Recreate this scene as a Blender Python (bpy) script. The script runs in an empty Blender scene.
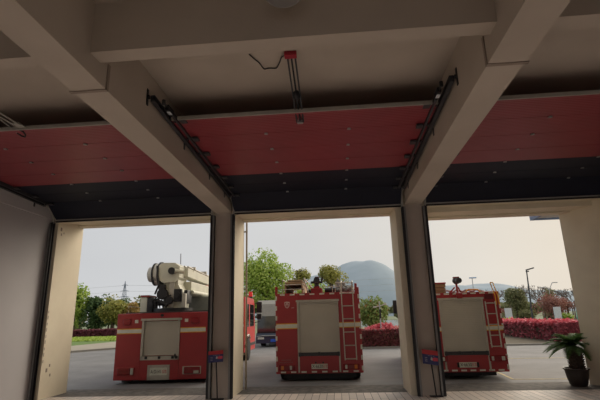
import bpy, bmesh, math, random
from mathutils import Vector, Matrix, noise
random.seed(7)
SC = bpy.context.scene
COL = SC.collection
PI = math.pi

# ------------------------------------------------------------------ materials
MATS = {}
def mat(name, col, rough=0.6, metal=0.0, col2=None, scale=8.0, bump=0.0, bscale=40.0, spec=0.5, emit=None, trans=0.0):
    if name in MATS: return MATS[name]
    m = bpy.data.materials.new(name); m.use_nodes = True
    nt = m.node_tree; b = nt.nodes['Principled BSDF']
    b.inputs['Base Color'].default_value = (*col, 1)
    b.inputs['Roughness'].default_value = rough
    b.inputs['Metallic'].default_value = metal
    b.inputs['Specular IOR Level'].default_value = spec
    tc = nt.nodes.new('ShaderNodeTexCoord')
    if col2 is None: col2 = tuple(c * 0.88 for c in col)
    n = nt.nodes.new('ShaderNodeTexNoise'); n.inputs['Scale'].default_value = scale; n.inputs['Detail'].default_value = 5
    nt.links.new(tc.outputs['Object'], n.inputs['Vector'])
    r = nt.nodes.new('ShaderNodeMapRange'); r.inputs['From Min'].default_value = 0.35; r.inputs['From Max'].default_value = 0.65
    nt.links.new(n.outputs['Fac'], r.inputs['Value'])
    mx = nt.nodes.new('ShaderNodeMix'); mx.data_type = 'RGBA'
    mx.inputs['A'].default_value = (*col, 1); mx.inputs['B'].default_value = (*col2, 1)
    nt.links.new(r.outputs['Result'], mx.inputs['Factor']); nt.links.new(mx.outputs['Result'], b.inputs['Base Color'])
    if bump:
        n2 = nt.nodes.new('ShaderNodeTexNoise'); n2.inputs['Scale'].default_value = bscale; n2.inputs['Detail'].default_value = 4
        nt.links.new(tc.outputs['Object'], n2.inputs['Vector'])
        bp = nt.nodes.new('ShaderNodeBump'); bp.inputs['Strength'].default_value = bump; bp.inputs['Distance'].default_value = 0.02
        nt.links.new(n2.outputs['Fac'], bp.inputs['Height']); nt.links.new(bp.outputs['Normal'], b.inputs['Normal'])
    if emit:
        b.inputs['Emission Color'].default_value = (*emit[0], 1); b.inputs['Emission Strength'].default_value = emit[1]
    MATS[name] = m
    return m

def leafmat(name, cols, rough=0.6):
    m = bpy.data.materials.new(name); m.use_nodes = True
    nt = m.node_tree; b = nt.nodes['Principled BSDF']; b.inputs['Roughness'].default_value = rough
    g = nt.nodes.new('ShaderNodeNewGeometry'); cr = nt.nodes.new('ShaderNodeValToRGB')
    nt.links.new(g.outputs['Random Per Island'], cr.inputs['Fac'])
    e = cr.color_ramp.elements
    while len(e) < len(cols): e.new(0.5)
    for i, c in enumerate(cols):
        e[i].position = i / max(1, len(cols) - 1); e[i].color = (*c, 1)
    nt.links.new(cr.outputs['Color'], b.inputs['Base Color'])
    tl = nt.nodes.new('ShaderNodeBsdfTranslucent'); nt.links.new(cr.outputs['Color'], tl.inputs['Color'])
    mx = nt.nodes.new('ShaderNodeMixShader'); mx.inputs[0].default_value = 0.35
    nt.links.new(b.outputs[0], mx.inputs[1]); nt.links.new(tl.outputs[0], mx.inputs[2])
    nt.links.new(mx.outputs[0], nt.nodes['Material Output'].inputs['Surface'])
    MATS[name] = m
    return m

def stripes(m, axis, freq, strength, dist=0.01):
    """adds a real ribbed bump along an object axis"""
    nt = m.node_tree; b = nt.nodes['Principled BSDF']
    tc = nt.nodes.new('ShaderNodeTexCoord'); s = nt.nodes.new('ShaderNodeSeparateXYZ'); nt.links.new(tc.outputs['Object'], s.inputs[0])
    mu = nt.nodes.new('ShaderNodeMath'); mu.operation = 'MULTIPLY'; mu.inputs[1].default_value = freq * 2 * PI
    nt.links.new(s.outputs[axis], mu.inputs[0])
    si = nt.nodes.new('ShaderNodeMath'); si.operation = 'SINE'; nt.links.new(mu.outputs[0], si.inputs[0])
    bp = nt.nodes.new('ShaderNodeBump'); bp.inputs['Strength'].default_value = strength; bp.inputs['Distance'].default_value = dist
    nt.links.new(si.outputs[0], bp.inputs['Height']); nt.links.new(bp.outputs['Normal'], b.inputs['Normal'])
    return m

paint = mat('white_wall_paint', (0.50, 0.44, 0.39), 0.85, col2=(0.45, 0.39, 0.34), scale=1.2, bump=0.1)
ceilp = mat('ceiling_paint', (0.52, 0.455, 0.39), 0.9, col2=(0.46, 0.40, 0.34), scale=1.0, bump=0.1)
greyw = mat('grey_side_wall_paint', (0.52, 0.51, 0.53), 0.8, col2=(0.48, 0.47, 0.49), scale=0.8)
cream = mat('cream_outside_paint', (0.78, 0.71, 0.56), 0.85, col2=(0.72, 0.65, 0.51), scale=2.0, bump=0.1)
redpanel = stripes(mat('red_door_panel', (0.27, 0.033, 0.045), 0.42, col2=(0.24, 0.029, 0.04), scale=3), 1, 18, 0.3, 0.004)
darkpanel = stripes(mat('charcoal_door_panel', (0.012, 0.014, 0.028), 0.6, scale=3, spec=0.25), 1, 18, 0.15, 0.003)
alu = mat('aluminium', (0.42, 0.42, 0.42), 0.4, 0.7)
alubar = mat('dull_aluminium_trim', (0.38, 0.37, 0.34), 0.5, 0.2)
black = mat('black_steel', (0.018, 0.018, 0.022), 0.5, 0.2)
dsteel = mat('dark_grey_steel', (0.06, 0.06, 0.068), 0.5, 0.3)
rubber = mat('tyre_rubber', (0.012, 0.012, 0.012), 0.85)
tred = mat('fire_engine_red', (0.36, 0.028, 0.034), 0.35, col2=(0.32, 0.024, 0.03), scale=2)
tred2 = mat('bright_fire_red', (0.62, 0.03, 0.03), 0.35)
shut = stripes(mat('grey_roller_shutter', (0.50, 0.475, 0.42), 0.5, 0.1, col2=(0.46, 0.44, 0.39), scale=2), 2, 22, 0.15, 0.003)
framem = mat('light_grey_frame', (0.50, 0.48, 0.43), 0.45, 0.2)
white = mat('white_reflective', (0.72, 0.72, 0.66), 0.4)
yellow = mat('yellow_border', (0.80, 0.42, 0.03), 0.5)
platew = mat('white_plate', (0.70, 0.72, 0.64), 0.4)
plateb = mat('blue_plate', (0.02, 0.10, 0.55), 0.4)
ink = mat('black_ink', (0.02, 0.02, 0.02), 0.5)
inkred = mat('red_ink', (0.6, 0.02, 0.03), 0.5)
amber = mat('amber_lens', (0.75, 0.22, 0.03), 0.25)
redlens = mat('red_lens', (0.22, 0.008, 0.012), 0.25)
clearlens = mat('pale_lens', (0.55, 0.55, 0.50), 0.2)
boomc = mat('pale_boom_paint', (0.60, 0.60, 0.50), 0.45, col2=(0.52, 0.52, 0.44), scale=3)
tan = mat('tan_gear', (0.36, 0.25, 0.15), 0.8)
greyt = mat('grey_tarpaulin', (0.22, 0.22, 0.22), 0.8, bump=0.6, bscale=8)
glass = mat('dark_vehicle_glass', (0.012, 0.015, 0.018), 0.08, spec=0.8)
trunkm = mat('tree_bark', (0.09, 0.065, 0.045), 0.9, bump=0.5, bscale=20)
twig = mat('pale_winter_twigs', (0.16, 0.12, 0.10), 0.9)
blueink = mat('navy_sign_blue', (0.025, 0.03, 0.14), 0.5)
signred = mat('sign_red', (0.50, 0.03, 0.04), 0.5)
pinkred = mat('sign_pink_red', (0.60, 0.06, 0.10), 0.5)
potm = mat('dark_glazed_pot', (0.045, 0.032, 0.028), 0.5, col2=(0.03, 0.022, 0.02))
soil = mat('pot_soil', (0.05, 0.035, 0.025), 0.95)
whites = mat('white_signboard', (0.62, 0.66, 0.70), 0.6)
greenp = mat('green_painted_tube', (0.06, 0.42, 0.30), 0.5)
poleg = mat('dark_lamp_post', (0.06, 0.065, 0.08), 0.5)
poles = mat('pale_lamp_post', (0.45, 0.47, 0.5), 0.5)
coachm = mat('grey_coach_paint', (0.30, 0.29, 0.26), 0.4)
navy = mat('navy_vehicle_paint', (0.02, 0.03, 0.06), 0.3)
pipem = mat('plastic_downpipe', (0.40, 0.34, 0.26), 0.6)
conduit = mat('brown_conduit', (0.30, 0.24, 0.20), 0.7)
opred = mat('red_motor_housing', (0.42, 0.02, 0.045), 0.4)
bluetrim = mat('blue_canopy_trim', (0.14, 0.20, 0.34), 0.5)

# ------------------------------------------------------------------ mesh builder
class MB:
    def __init__(s): s.bm = bmesh.new()
    def _merge(s, t):
        me = bpy.data.meshes.new('tmp'); t.to_mesh(me); t.free(); s.bm.from_mesh(me); bpy.data.meshes.remove(me); return s
    def box(s, x0, x1, y0, y1, z0, z1, bev=0.0, rot=None, seg=2):
        t = bmesh.new(); bmesh.ops.create_cube(t, size=1)
        c = Vector(((x0+x1)/2, (y0+y1)/2, (z0+z1)/2))
        bmesh.ops.scale(t, vec=(abs(x1-x0), abs(y1-y0), abs(z1-z0)), verts=t.verts)
        if bev: bmesh.ops.bevel(t, geom=t.edges[:], offset=bev, segments=seg, affect='EDGES', profile=0.6)
        if rot is not None: bmesh.ops.rotate(t, verts=t.verts, cent=(0,0,0), matrix=rot)
        bmesh.ops.translate(t, vec=c, verts=t.verts)
        return s._merge(t)
    def cyl(s, p0, p1, r, r2=None, n=16, caps=True):
        p0 = Vector(p0); p1 = Vector(p1); d = p1-p0
        t = bmesh.new()
        bmesh.ops.create_cone(t, cap_ends=caps, segments=n, radius1=r, radius2=r if r2 is None else r2, depth=d.length)
        q = Vector((0,0,1)).rotation_difference(d.normalized()).to_matrix()
        bmesh.ops.rotate(t, verts=t.verts, cent=(0,0,0), matrix=q)
        bmesh.ops.translate(t, vec=(p0+p1)/2, verts=t.verts)
        return s._merge(t)
    def tube(s, pts, r, n=8, r2=None):
        pts = [Vector(p) for p in pts]; bm = s.bm; rings = []
        up = Vector((0.13, 0.31, 0.94))
        for i, p in enumerate(pts):
            d = (pts[min(i+1, len(pts)-1)] - pts[max(i-1, 0)]).normalized()
            a = d.cross(up)
            if a.length < 0.05: a = d.cross(Vector((1,0,0)))
            a.normalize(); b = d.cross(a)
            rr = r if r2 is None else r + (r2-r)*i/(len(pts)-1)
            rings.append([bm.verts.new(p + (a*math.cos(2*PI*k/n)+b*math.sin(2*PI*k/n))*rr) for k in range(n)])
        for A, B in zip(rings, rings[1:]):
            for k in range(n): bm.faces.new((A[k], A[(k+1)%n], B[(k+1)%n], B[k]))
        bm.faces.new(rings[0][::-1]); bm.faces.new(rings[-1]); return s
    def lathe(s, prof, c=(0,0,0), n=24, axis='Z'):
        bm = s.bm; rings = []
        for r, z in prof:
            ring = []
            for k in range(n):
                a = 2*PI*k/n; u, v = r*math.cos(a), r*math.sin(a)
                p = (u, v, z) if axis == 'Z' else ((z, u, v) if axis == 'X' else (u, z, v))
                ring.append(bm.verts.new(Vector(c)+Vector(p)))
            rings.append(ring)
        for A, B in zip(rings, rings[1:]):
            for k in range(n): bm.faces.new((A[k], A[(k+1)%n], B[(k+1)%n], B[k]))
        if prof[0][0] > 1e-4: bm.faces.new(rings[0][::-1])
        if prof[-1][0] > 1e-4: bm.faces.new(rings[-1])
        return s
    def prism(s, pts, axis, a, b):
        """polygon pts in the plane normal to axis, extruded a..b"""
        f = {'X': lambda u,v,w:(w,u,v), 'Y': lambda u,v,w:(u,w,v), 'Z': lambda u,v,w:(u,v,w)}[axis]
        bm = s.bm; A = [bm.verts.new(f(u,v,a)) for u,v in pts]; B = [bm.verts.new(f(u,v,b)) for u,v in pts]
        n = len(pts); bm.faces.new(A[::-1]); bm.faces.new(B)
        for k in range(n): bm.faces.new((A[k], A[(k+1)%n], B[(k+1)%n], B[k]))
        return s
    def sphere(s, c, r, sc=(1,1,1), sub=2, wob=0):
        t = bmesh.new(); bmesh.ops.create_icosphere(t, subdivisions=sub, radius=r)
        for v in t.verts:
            k = 1 + wob*noise.noise(v.co*2.5/r + Vector(c))
            v.co = Vector((v.co.x*sc[0]*k, v.co.y*sc[1]*k, v.co.z*sc[2]*k))
        bmesh.ops.translate(t, vec=c, verts=t.verts); return s._merge(t)
    def leaf(s, c, size, nrm=None, asp=1.7):
        d = Vector((random.gauss(0,1), random.gauss(0,1), random.gauss(0,1))).normalized()
        if nrm is not None: d = (d*0.8 + nrm).normalized()
        a = d.orthogonal().normalized(); a.rotate(Matrix.Rotation(random.uniform(0, 2*PI), 3, d)); b = d.cross(a)
        c = Vector(c); h = size/2
        vs = [s.bm.verts.new(c+a*h*asp), s.bm.verts.new(c+b*h), s.bm.verts.new(c-a*h*asp), s.bm.verts.new(c-b*h)]
        s.bm.faces.new(vs)
    def build(s, name, m, parent=None, smooth=False, fixn=True):
        me = bpy.data.meshes.new(name)
        if fixn: bmesh.ops.recalc_face_normals(s.bm, faces=s.bm.faces)
        if parent is not None:
            bmesh.ops.translate(s.bm, vec=-Vector(ORG[root_of(parent)]), verts=s.bm.verts)
        if smooth:
            for f in s.bm.faces: f.smooth = True
        s.bm.to_mesh(me); s.bm.free()
        me.materials.append(m)
        o = bpy.data.objects.new(name, me); COL.objects.link(o)
        if parent is not None: o.parent = parent
        if smooth: me.set_sharp_from_angle(angle=math.radians(38))
        return o
ORG = {}
def root_of(o):
    while o.parent is not None: o = o.parent
    return o.name
def thing(name, label, cat, loc, group=None):
    o = bpy.data.objects.new(name, None); COL.objects.link(o); o.location = loc
    o.empty_display_size = 0.1
    ORG[o.name] = tuple(loc); o['label'] = label; o['category'] = cat
    if group: o['group'] = group
    return o
def tag(o, label, cat, group=None, kind=None):
    o['label'] = label; o['category'] = cat
    if group: o['group'] = group
    if kind: o['kind'] = kind
    return o
def struct(o): o['kind'] = 'structure'; return o
def copy_tree(o, loc, label):
    r = o.copy(); COL.objects.link(r); r.location = loc; r['label'] = label; ORG[r.name] = tuple(loc)
    for ch in [c for c in o.children]:
        c = ch.copy(); COL.objects.link(c); c.parent = r
        for g in [x for x in ch.children]:
            d = g.copy(); COL.objects.link(d); d.parent = c
    return r
def text(name, body, x, y, z, size, m, parent, rot=(PI/2, 0, 0), xscale=1.0):
    cu = bpy.data.curves.new(name, 'FONT'); cu.body = body; cu.size = size; cu.align_x = 'CENTER'; cu.align_y = 'CENTER'; cu.extrude = 0.001
    o = bpy.data.objects.new(name+'_curve', cu); COL.objects.link(o)
    bpy.context.view_layer.update()
    me = bpy.data.meshes.new_from_object(o.evaluated_get(bpy.context.evaluated_depsgraph_get()))
    bpy.data.objects.remove(o); bpy.data.curves.remove(cu)
    me.materials.clear(); me.materials.append(m)
    org = Vector(ORG[root_of(parent)])
    R = Matrix.Rotation(rot[2], 4, 'Z') @ Matrix.Rotation(rot[1], 4, 'Y') @ Matrix.Rotation(rot[0], 4, 'X')
    me.transform(Matrix.Translation(Vector((x,y,z))-org) @ R @ Matrix.Diagonal((xscale,1,1,1)))
    q = bpy.data.objects.new(name, me); COL.objects.link(q); q.parent = parent
    return q

# ------------------------------------------------------------------ camera
CAM_ROWS = ((0.9961266, 0.0472973, 0.0741262), (0.0838811, -0.2582656, -0.9624255), (-0.0263758, 0.9649155, -0.2612326))
cd = bpy.data.cameras.new('camera'); cam = bpy.data.objects.new('camera', cd); COL.objects.link(cam)
mw = Matrix(CAM_ROWS).to_4x4(); mw.translation = Vector((0, 0, 1.65)); cam.matrix_world = mw
cd.sensor_width = 36; cd.lens = 436/600*36; cd.clip_end = 6000; cd.clip_start = 0.05
SC.camera = cam

# ------------------------------------------------------------------ world
w = bpy.data.worlds.new('hazy_sky'); SC.world = w; w.use_nodes = True; nt = w.node_tree
bg = nt.nodes['Background']; tc = nt.nodes.new('ShaderNodeTexCoord'); sp = nt.nodes.new('ShaderNodeSeparateXYZ')
nt.links.new(tc.outputs['Generated'], sp.inputs[0])
cr = nt.nodes.new('ShaderNodeValToRGB'); mr = nt.nodes.new('ShaderNodeMapRange')
mr.inputs['From Min'].default_value = -0.6; mr.inputs['From Max'].default_value = 0.6
nt.links.new(sp.outputs['X'], mr.inputs['Value']); nt.links.new(mr.outputs['Result'], cr.inputs['Fac'])
e = cr.color_ramp.elements; e[0].position = 0.0; e[0].color = (0.60, 0.615, 0.635, 1); e[1].position = 1.0; e[1].color = (0.86, 0.75, 0.60, 1)
q = e.new(0.45); q.color = (0.655, 0.655, 0.65, 1)
q = e.new(0.75); q.color = (0.78, 0.73, 0.65, 1)
no = nt.nodes.new('ShaderNodeTexNoise'); no.inputs['Scale'].default_value = 2.2; no.inputs['Detail'].default_value = 3
mp = nt.nodes.new('ShaderNodeMapping'); mp.inputs['Scale'].default_value = (1, 1, 3)
nt.links.new(tc.outputs['Generated'], mp.inputs[0]); nt.links.new(mp.outputs[0], no.inputs['Vector'])
nr = nt.nodes.new('ShaderNodeMapRange'); nr.inputs['To Min'].default_value = 0.92; nr.inputs['To Max'].default_value = 1.07
nt.links.new(no.outputs['Fac'], nr.inputs['Value'])
vm = nt.nodes.new('ShaderNodeVectorMath'); vm.operation = 'SCALE'
nt.links.new(cr.outputs['Color'], vm.inputs[0]); nt.links.new(nr.outputs['Result'], vm.inputs['Scale'])
nt.links.new(vm.outputs[0], bg.inputs['Color']); bg.inputs['Strength'].default_value = 1.0

# ------------------------------------------------------------------ the hall
XL, XR, YB, YF, ZS = -7.05, 6.86, -9.0, 10.2, 5.0     # inner faces
YO = 11.3                                             # outer face of the front
# floor: pale stone paving planks
fm = bpy.data.materials.new('pinkish_stone_paving'); fm.use_nodes = True; nt = fm.node_tree; b = nt.nodes['Principled BSDF']
tc = nt.nodes.new('ShaderNodeTexCoord'); mp = nt.nodes.new('ShaderNodeMapping'); mp.inputs['Rotation'].default_value = (0, 0, PI/2)
nt.links.new(tc.outputs['Object'], mp.inputs[0])
br = nt.nodes.new('ShaderNodeTexBrick'); br.inputs['Scale'].default_value = 1.0; br.inputs['Brick Width'].default_value = 0.9; br.inputs['Row Height'].default_value = 0.16
br.inputs['Mortar Size'].default_value = 0.006; br.inputs['Color1'].default_value = (0.50, 0.45, 0.41, 1); br.inputs['Color2'].default_value = (0.68, 0.59, 0.52, 1); br.inputs['Mortar'].default_value = (0.10, 0.09, 0.08, 1)
nt.links.new(mp.outputs[0], br.inputs['Vector']); nt.links.new(br.outputs['Color'], b.inputs['Base Color']); b.inputs['Roughness'].default_value = 0.6
struct(MB().box(XL-0.3, XR+0.3, YB-0.3, 10.62, -0.2, 0.0).build('floor', fm))
struct(MB().box(XL-0.3, XR+0.3, YB-0.3, YO, ZS, ZS+0.2).build('ceiling', ceilp))
struct(MB().box(XL-0.25, XL, YB-0.3, YF, 0, ZS).build('wall_left', greyw))
struct(MB().box(XR, XR+0.25, YB-0.3, YF, 0, ZS).build('wall_right', greyw))
# rear wall; its unseen windows are added to let light in
rw = MB()
rw.box(XL, XR, YB-0.25, YB, 0, 1.2).box(XL, XR, YB-0.25, YB, 4.0, ZS)
for x0, x1 in ((XL, -6.2), (-3.2, -2.2), (0.9, 1.9), (5.6, XR)): rw.box(x0, x1, YB-0.25, YB, 1.2, 4.0)
struct(rw.build('wall_back', paint))
for i, (x0, x1) in enumerate(((-6.2, -3.2), (-2.2, 0.9), (1.9, 5.6))):
    f = MB(); f.box(x0, x1, YB-0.15, YB-0.09, 1.2, 1.26).box(x0, x1, YB-0.15, YB-0.09, 3.94, 4.0)
    for k in range(4):
        xx = x0 + (x1-x0-0.06)*k/3; f.box(xx, xx+0.06, YB-0.15, YB-0.09, 1.2, 4.0)
    struct(f.build('added_window_%d' % (i+1), alu))
# front wall: piers and lintels
piers = ((XL-0.25, -6.89), (-2.95, -2.39), (1.47, 2.2), (5.70, XR+0.25))
for (a, bb), nm in zip(piers, ('front_left', 'front_middle_left', 'front_middle_right', 'front_right')):
    if nm == 'front_right': m_ = MB().prism([(6.30, YF), (XR+0.25, YF), (XR+0.25, YO), (5.70, YO)], 'Z', 0, 4.6)
    else: m_ = MB().box(a, bb, YF, YO, 0, 4.6)
    struct(m_.build('wall_'+nm, cream))
for (a, bb, z), nm in zip(((-6.89, -2.95, 4.19), (-2.39, 1.47, 4.16), (2.2, 6.30, 4.0)), ('left', 'middle', 'right')):
    m_ = MB().prism([(YF, 4.6), (YF, 4.16), (YF+0.34, 4.16), (YF+0.34, z+0.04), (YO-0.28, z+0.04), (YO-0.28, z), (YO, z), (YO, 4.6)], 'X', a, bb)
    struct(m_.build('wall_lintel_'+nm, cream))
struct(MB().box(XL-0.25, XR+0.25, YF, YO, 4.6, 7.2).build('wall_facade', cream))
# longitudinal beams and columns
beams = ((-2.85, -2.46), (1.69, 2.08))
for i, (a, bb) in enumerate(beams):
    struct(MB().box(a, bb, YB, YF, 4.17, ZS).build('trim_beam_%d' % (i+1), ceilp))
    struct(MB().box(a, bb, 10.16, YF, 0, 4.17).box(a, bb, 10.15, YF, 0, 0.03).build('trim_column_%d' % (i+1), paint))
struct(MB().box(XL, XL+0.03, YB, YF, 4.2, ZS).build('trim_beam_3', greyw))
struct(MB().box(XR-0.42, XR, YB, YF, 4.17, ZS).build('trim_beam_4', ceilp))
for i, yy in enumerate((3.82, -3.2)):
    for k, (a, bb) in enumerate(((XL+0.03, -2.85), (-2.46, 1.69), (2.08, XR-0.42))):
        struct(MB().box(a, bb, yy, yy+0.2, 4.40, ZS).build('trim_cross_beam_%d' % (i*3+k+1), ceilp))
# joints wrapping the beams
c1 = MB().box(-2.46, -2.448, 4.17, 4.215, 4.16, 4.48).box(-2.88, -2.448, 4.17, 4.215, 4.158, 4.17)
struct(c1.build('trim_joint_1', conduit))
c2 = MB().box(1.678, 1.69, 4.19, 4.235, 4.16, 4.50).box(1.678, 2.11, 4.19, 4.235, 4.158, 4.17)
struct(c2.build('trim_joint_2', conduit))
# wiring holes in the left jamb
hl = MB()
for y_, z_, s_ in ((10.34,3.98,.03),(10.36,3.85,.02),(10.46,3.9,.015),(10.40,0.62,.028),(10.55,0.5,.02),(10.5,0.72,.02)):
    hl.box(-6.892, -6.886, y_-s_, y_+s_, z_-s_*1.5, z_+s_*1.5)
for k in range(9): hl.box(-6.892, -6.886, 10.22, 10.24, 0.8+k*0.14, 0.86+k*0.14+0.02*(k%2))
struct(hl.build('trim_jamb_hole', conduit))

# ------------------------------------------------------------------ sectional doors
PROF = [(5.90, 4.60), (6.55, 4.59), (7.20, 4.58), (7.85, 4.565), (8.48, 4.55), (9.08, 4.53), (9.66, 4.50), (10.08, 4.17)]
def door(n, x0, x1, fr):
    d = bpy.data.objects.new('door_%d' % n, None); COL.objects.link(d); d.location = ((x0+x1)/2, 10.1, 4.17); ORG[d.name] = tuple(d.location); d['kind'] = 'structure'
    T = 0.04
    for i in range(len(PROF)-1):
        (ya, za), (yb, zb) = PROF[i], PROF[i+1]
        dv = Vector((yb-ya, zb-za)).normalized(); nn = Vector((-dv.y, dv.x))
        g = 0.004
        pts = [(ya+dv.x*g, za+dv.y*g), (yb-dv.x*g, zb-dv.y*g), (yb-dv.x*g+nn.x*T, zb-dv.y*g+nn.y*T), (ya+dv.x*g+nn.x*T, za+dv.y*g+nn.y*T)]
        pan = MB().prism(pts, 'X', x0, x1).build('door_panel', redpanel if i < 4 else darkpanel, d)
        pan['label'] = 'red ribbed door panel' if i < 4 else 'charcoal ribbed door panel'
    MB().box(x0, x1, 5.87, 5.90, 4.59, 4.645).build('top_strip', alubar, d)
    MB().box(x0, x1, 10.05, 10.12, 4.135, 4.165).build('bottom_strip', alubar, d)
    MB().box(x0, x1, 10.06, 10.11, 4.105, 4.135).build('rubber_seal', rubber, d)
    for i in range(1, len(PROF)-1):
        y, z = PROF[i]
        for f_ in fr:
            x = x0+(x1-x0)*f_
            h = MB().box(x-0.025, x+0.025, y-0.03, y+0.03, z-0.018, z-0.001, 0.004)
            h.cyl((x-0.03, y, z-0.018), (x+0.03, y, z-0.018), 0.008, n=8)
            h.build('hinge', alu, d)
    return d
door(1, XL+0.16, -2.93, (0.34, 0.70))
door(2, -2.38, 1.59, (0.34, 0.68))
door(3, 2.17, XR-0.56, (0.31, 0.74))

def track(x, side, label, sticker=False, nrod=1):
    """x: wall/beam face, side=+1 bay lies to +x"""
    s = side
    t = thing('door_track', label, 'door track', (x, 10.1, 0), 'door tracks of the three bays')
    a = x+s*0.045; c = x+s*0.09
    def B(m, u0, u1, *r): return m.box(min(u0,u1), max(u0,u1), *r)
    # vertical rail, C shape open to the bay
    m = MB(); B(m, x+s*0.045, x+s*0.055, 10.03, 10.13, 0, 4.10); B(m, x+s*0.055, x+s*0.095, 10.03, 10.04, 0, 4.10); B(m, x+s*0.055, x+s*0.095, 10.12, 10.13, 0, 4.10)
    B(m, x+s*0.002, x+s*0.035, 10.09, 10.155, 0, 4.10)
    m.build('vertical_rail', black, t)
    m = MB(); B(m, x+s*0.002, x+s*0.045, 10.04, 10.055, 0, 4.1); m.build('side_angle', mat('mid_grey_steel', (0.22,0.22,0.22), 0.5, 0.2), t)
    # curve
    m = MB(); pts = []
    for k in range(9):
        an = k/8*PI/2; pts.append((c-s*0.02, 10.08-0.38*(1-math.cos(an)), 4.08+0.38*math.sin(an)))
    m.tube(pts, 0.028, 8); m.build('curved_rail', alubar, t, smooth=True)
    # horizontal rail
    z0, z1 = 4.46, 4.62
    y0, y1 = 9.70, 5.25
    def slope(m, u0, u1, dz0, dz1):
        u0, u1 = min(u0,u1), max(u0,u1)
        m.prism([(y0, z0+dz0), (y1, z1+dz0), (y1, z1+dz1), (y0, z0+dz1)], 'X', u0, u1)
    m = MB(); slope(m, x+s*0.03, x+s*0.04, -0.04, 0.05); slope(m, x+s*0.04, x+s*0.09, -0.04, -0.03); slope(m, x+s*0.04, x+s*0.09, 0.04, 0.05)
    m.build('horizontal_rail', dsteel, t)
    # second bar nearer the door carrying rollers
    m = MB(); y1b = 5.72
    m.prism([(y0, z0-0.02), (y1b, z1-0.05), (y1b, z1+0.02), (y0, z0+0.05)], 'X', min(x+s*0.15, x+s*0.18), max(x+s*0.15, x+s*0.18))
    m.build('roller_rail', dsteel, t)
    for k in range(7):
        y, z = PROF[k] if k else (5.95, 4.64)
        z -= 0.05
        r = MB(); r.cyl((x+s*0.09, y, z+0.02), (x+s*0.30, y, z+0.02), 0.010, n=8); r.cyl((x+s*0.10, y, z+0.02), (x+s*0.125, y, z+0.02), 0.03, n=12)
        r.box(min(x+s*0.20, x+s*0.30), max(x+s*0.20, x+s*0.30), y-0.06, y+0.06, z-0.004, z+0.03)
        r.build('roller', dsteel, t)
    for y in (5.2, 6.7, 8.2, 9.4):
        z = z1 + (z0-z1)*(y-y1)/(y0-y1)
        m = MB(); B(m, x+s*0.002, x+s*0.012, y-0.02, y+0.03, z-0.12, z+0.10 if y > 5.5 else z+0.12)
        B(m, x+s*0.012, x+s*0.04, y-0.02, y+0.02, z-0.02, z+0.02)
        m.build('bracket', dsteel if y > 5.5 else black, t)
    m = MB(); B(m, x+s*0.14, x+s*0.19, 5.50, 5.70, z1-0.05, z1+0.03); B(m, x+s*0.155, x+s*0.175, 5.38, 5.50, z1-0.02, z1+0.01)
    m.cyl((x+s*0.165, 5.38, z1-0.03), (x+s*0.165, 5.38, z1+0.04), 0.025, n=10)
    m.build('end_stop', black, t)
    if sticker:
        m = MB(); B(m, x+s*0.139, x+s*0.141 , 5.56, 5.66, z1-0.045, z1+0.02); B(m, x+s*0.14, x+s*0.19, 5.56, 5.66, z1-0.053, z1-0.051)
        m.build('sticker', whites, t)
    for k in range(3):
        z = 0.9+k*1.3
        m = MB(); B(m, x+s*0.004, x+s*0.035, 10.13, 10.19, z, z+0.06); m.build('wall_clip', dsteel, t)
    return t
track(XL+0.03, 1, 'black door track beside the grey left wall')
track(-2.85, -1, 'black door track on the left of the left column', )
track(-2.46, 1, 'black door track on the right of the left column', True)
track(1.69, -1, 'black door track on the left of the right column', True)
track(2.08, 1, 'black door track on the right of the right column')
track(XR-0.42, -1, 'black door track at the far right pier')

# ------------------------------------------------------------------ openers and pendant lamp
def opener(x, label, full=True):
    t = thing('door_opener', label, 'door opener', (x, 5.0, 5.0), 'door openers')
    b_ = MB(); b_.box(x-0.085, x+0.075, 4.93, 5.02, 4.935, 4.998, 0.008); b_.build('motor_housing', opred, t)
    for dx in (-0.05, 0.0, 0.05):
        MB().cyl((x+dx, 5.0, 4.965), (x+dx+0.015, 6.12, 4.545), 0.012, n=8).build('guide_rod', dsteel if dx else black, t)
    m = MB(); m.sphere((x+0.01, 5.62, 4.73), 0.07, (0.75, 1.3, 1.0), 2); m.build('trolley', black, t, smooth=True)
    m = MB(); m.box(x-0.03, x+0.06, 6.08, 6.14, 4.52, 4.57, 0.005); m.cyl((x+0.01, 6.1, 4.57), (x+0.01, 6.1, 4.60), 0.02, n=8); m.build('arm_bracket', alu, t)
    return t
o1 = opener(-0.45, 'red-headed door opener with thin rods above the middle door')
pts = []
cp = [(-0.53, 4.96, 4.96), (-0.58, 5.02, 4.97), (-0.62, 5.15, 4.98), (-0.68, 5.30, 4.985), (-0.78, 5.28, 4.985), (-0.86, 5.30, 4.985), (-0.90, 5.12, 4.985), (-0.94, 5.05, 4.985), (-0.99, 4.93, 4.985)]
for i in range(len(cp)-1):
    for k in range(4): pts.append(Vector(cp[i]).lerp(Vector(cp[i+1]), k/4))
pts.append(Vector(cp[-1]))
sm = [pts[0]] + [(pts[i-1]+pts[i]*2+pts[i+1])/4 for i in range(1, len(pts)-1)] + [pts[-1]]
MB().tube(sm, 0.008, 6).build('power_cable', black, o1, smooth=True)
t = thing('door_opener', 'thin rods of a door opener cut by the left edge of the photo', 'door opener', (-4.78, 5.0, 5.0), 'door openers')
MB().box(-4.90, -4.72, 4.6, 4.72, 4.80, 4.998, 0.012).build('motor_housing', opred, t)
for x, ye, r in ((-4.69, 5.74, 0.012), (-4.78, 5.72, 0.012), (-4.93, 6.02, 0.009)):
    MB().cyl((x+0.03*(x > -4.9)*0, 4.66, 4.80 if x < -4.9 else 4.6), (x, ye, 4.6), r, n=8).build('guide_rod', alubar, t)
MB().box(-4.95, -4.66, 4.60, 4.70, 4.585, 4.81).build('rod_bracket', dsteel, t)
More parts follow.
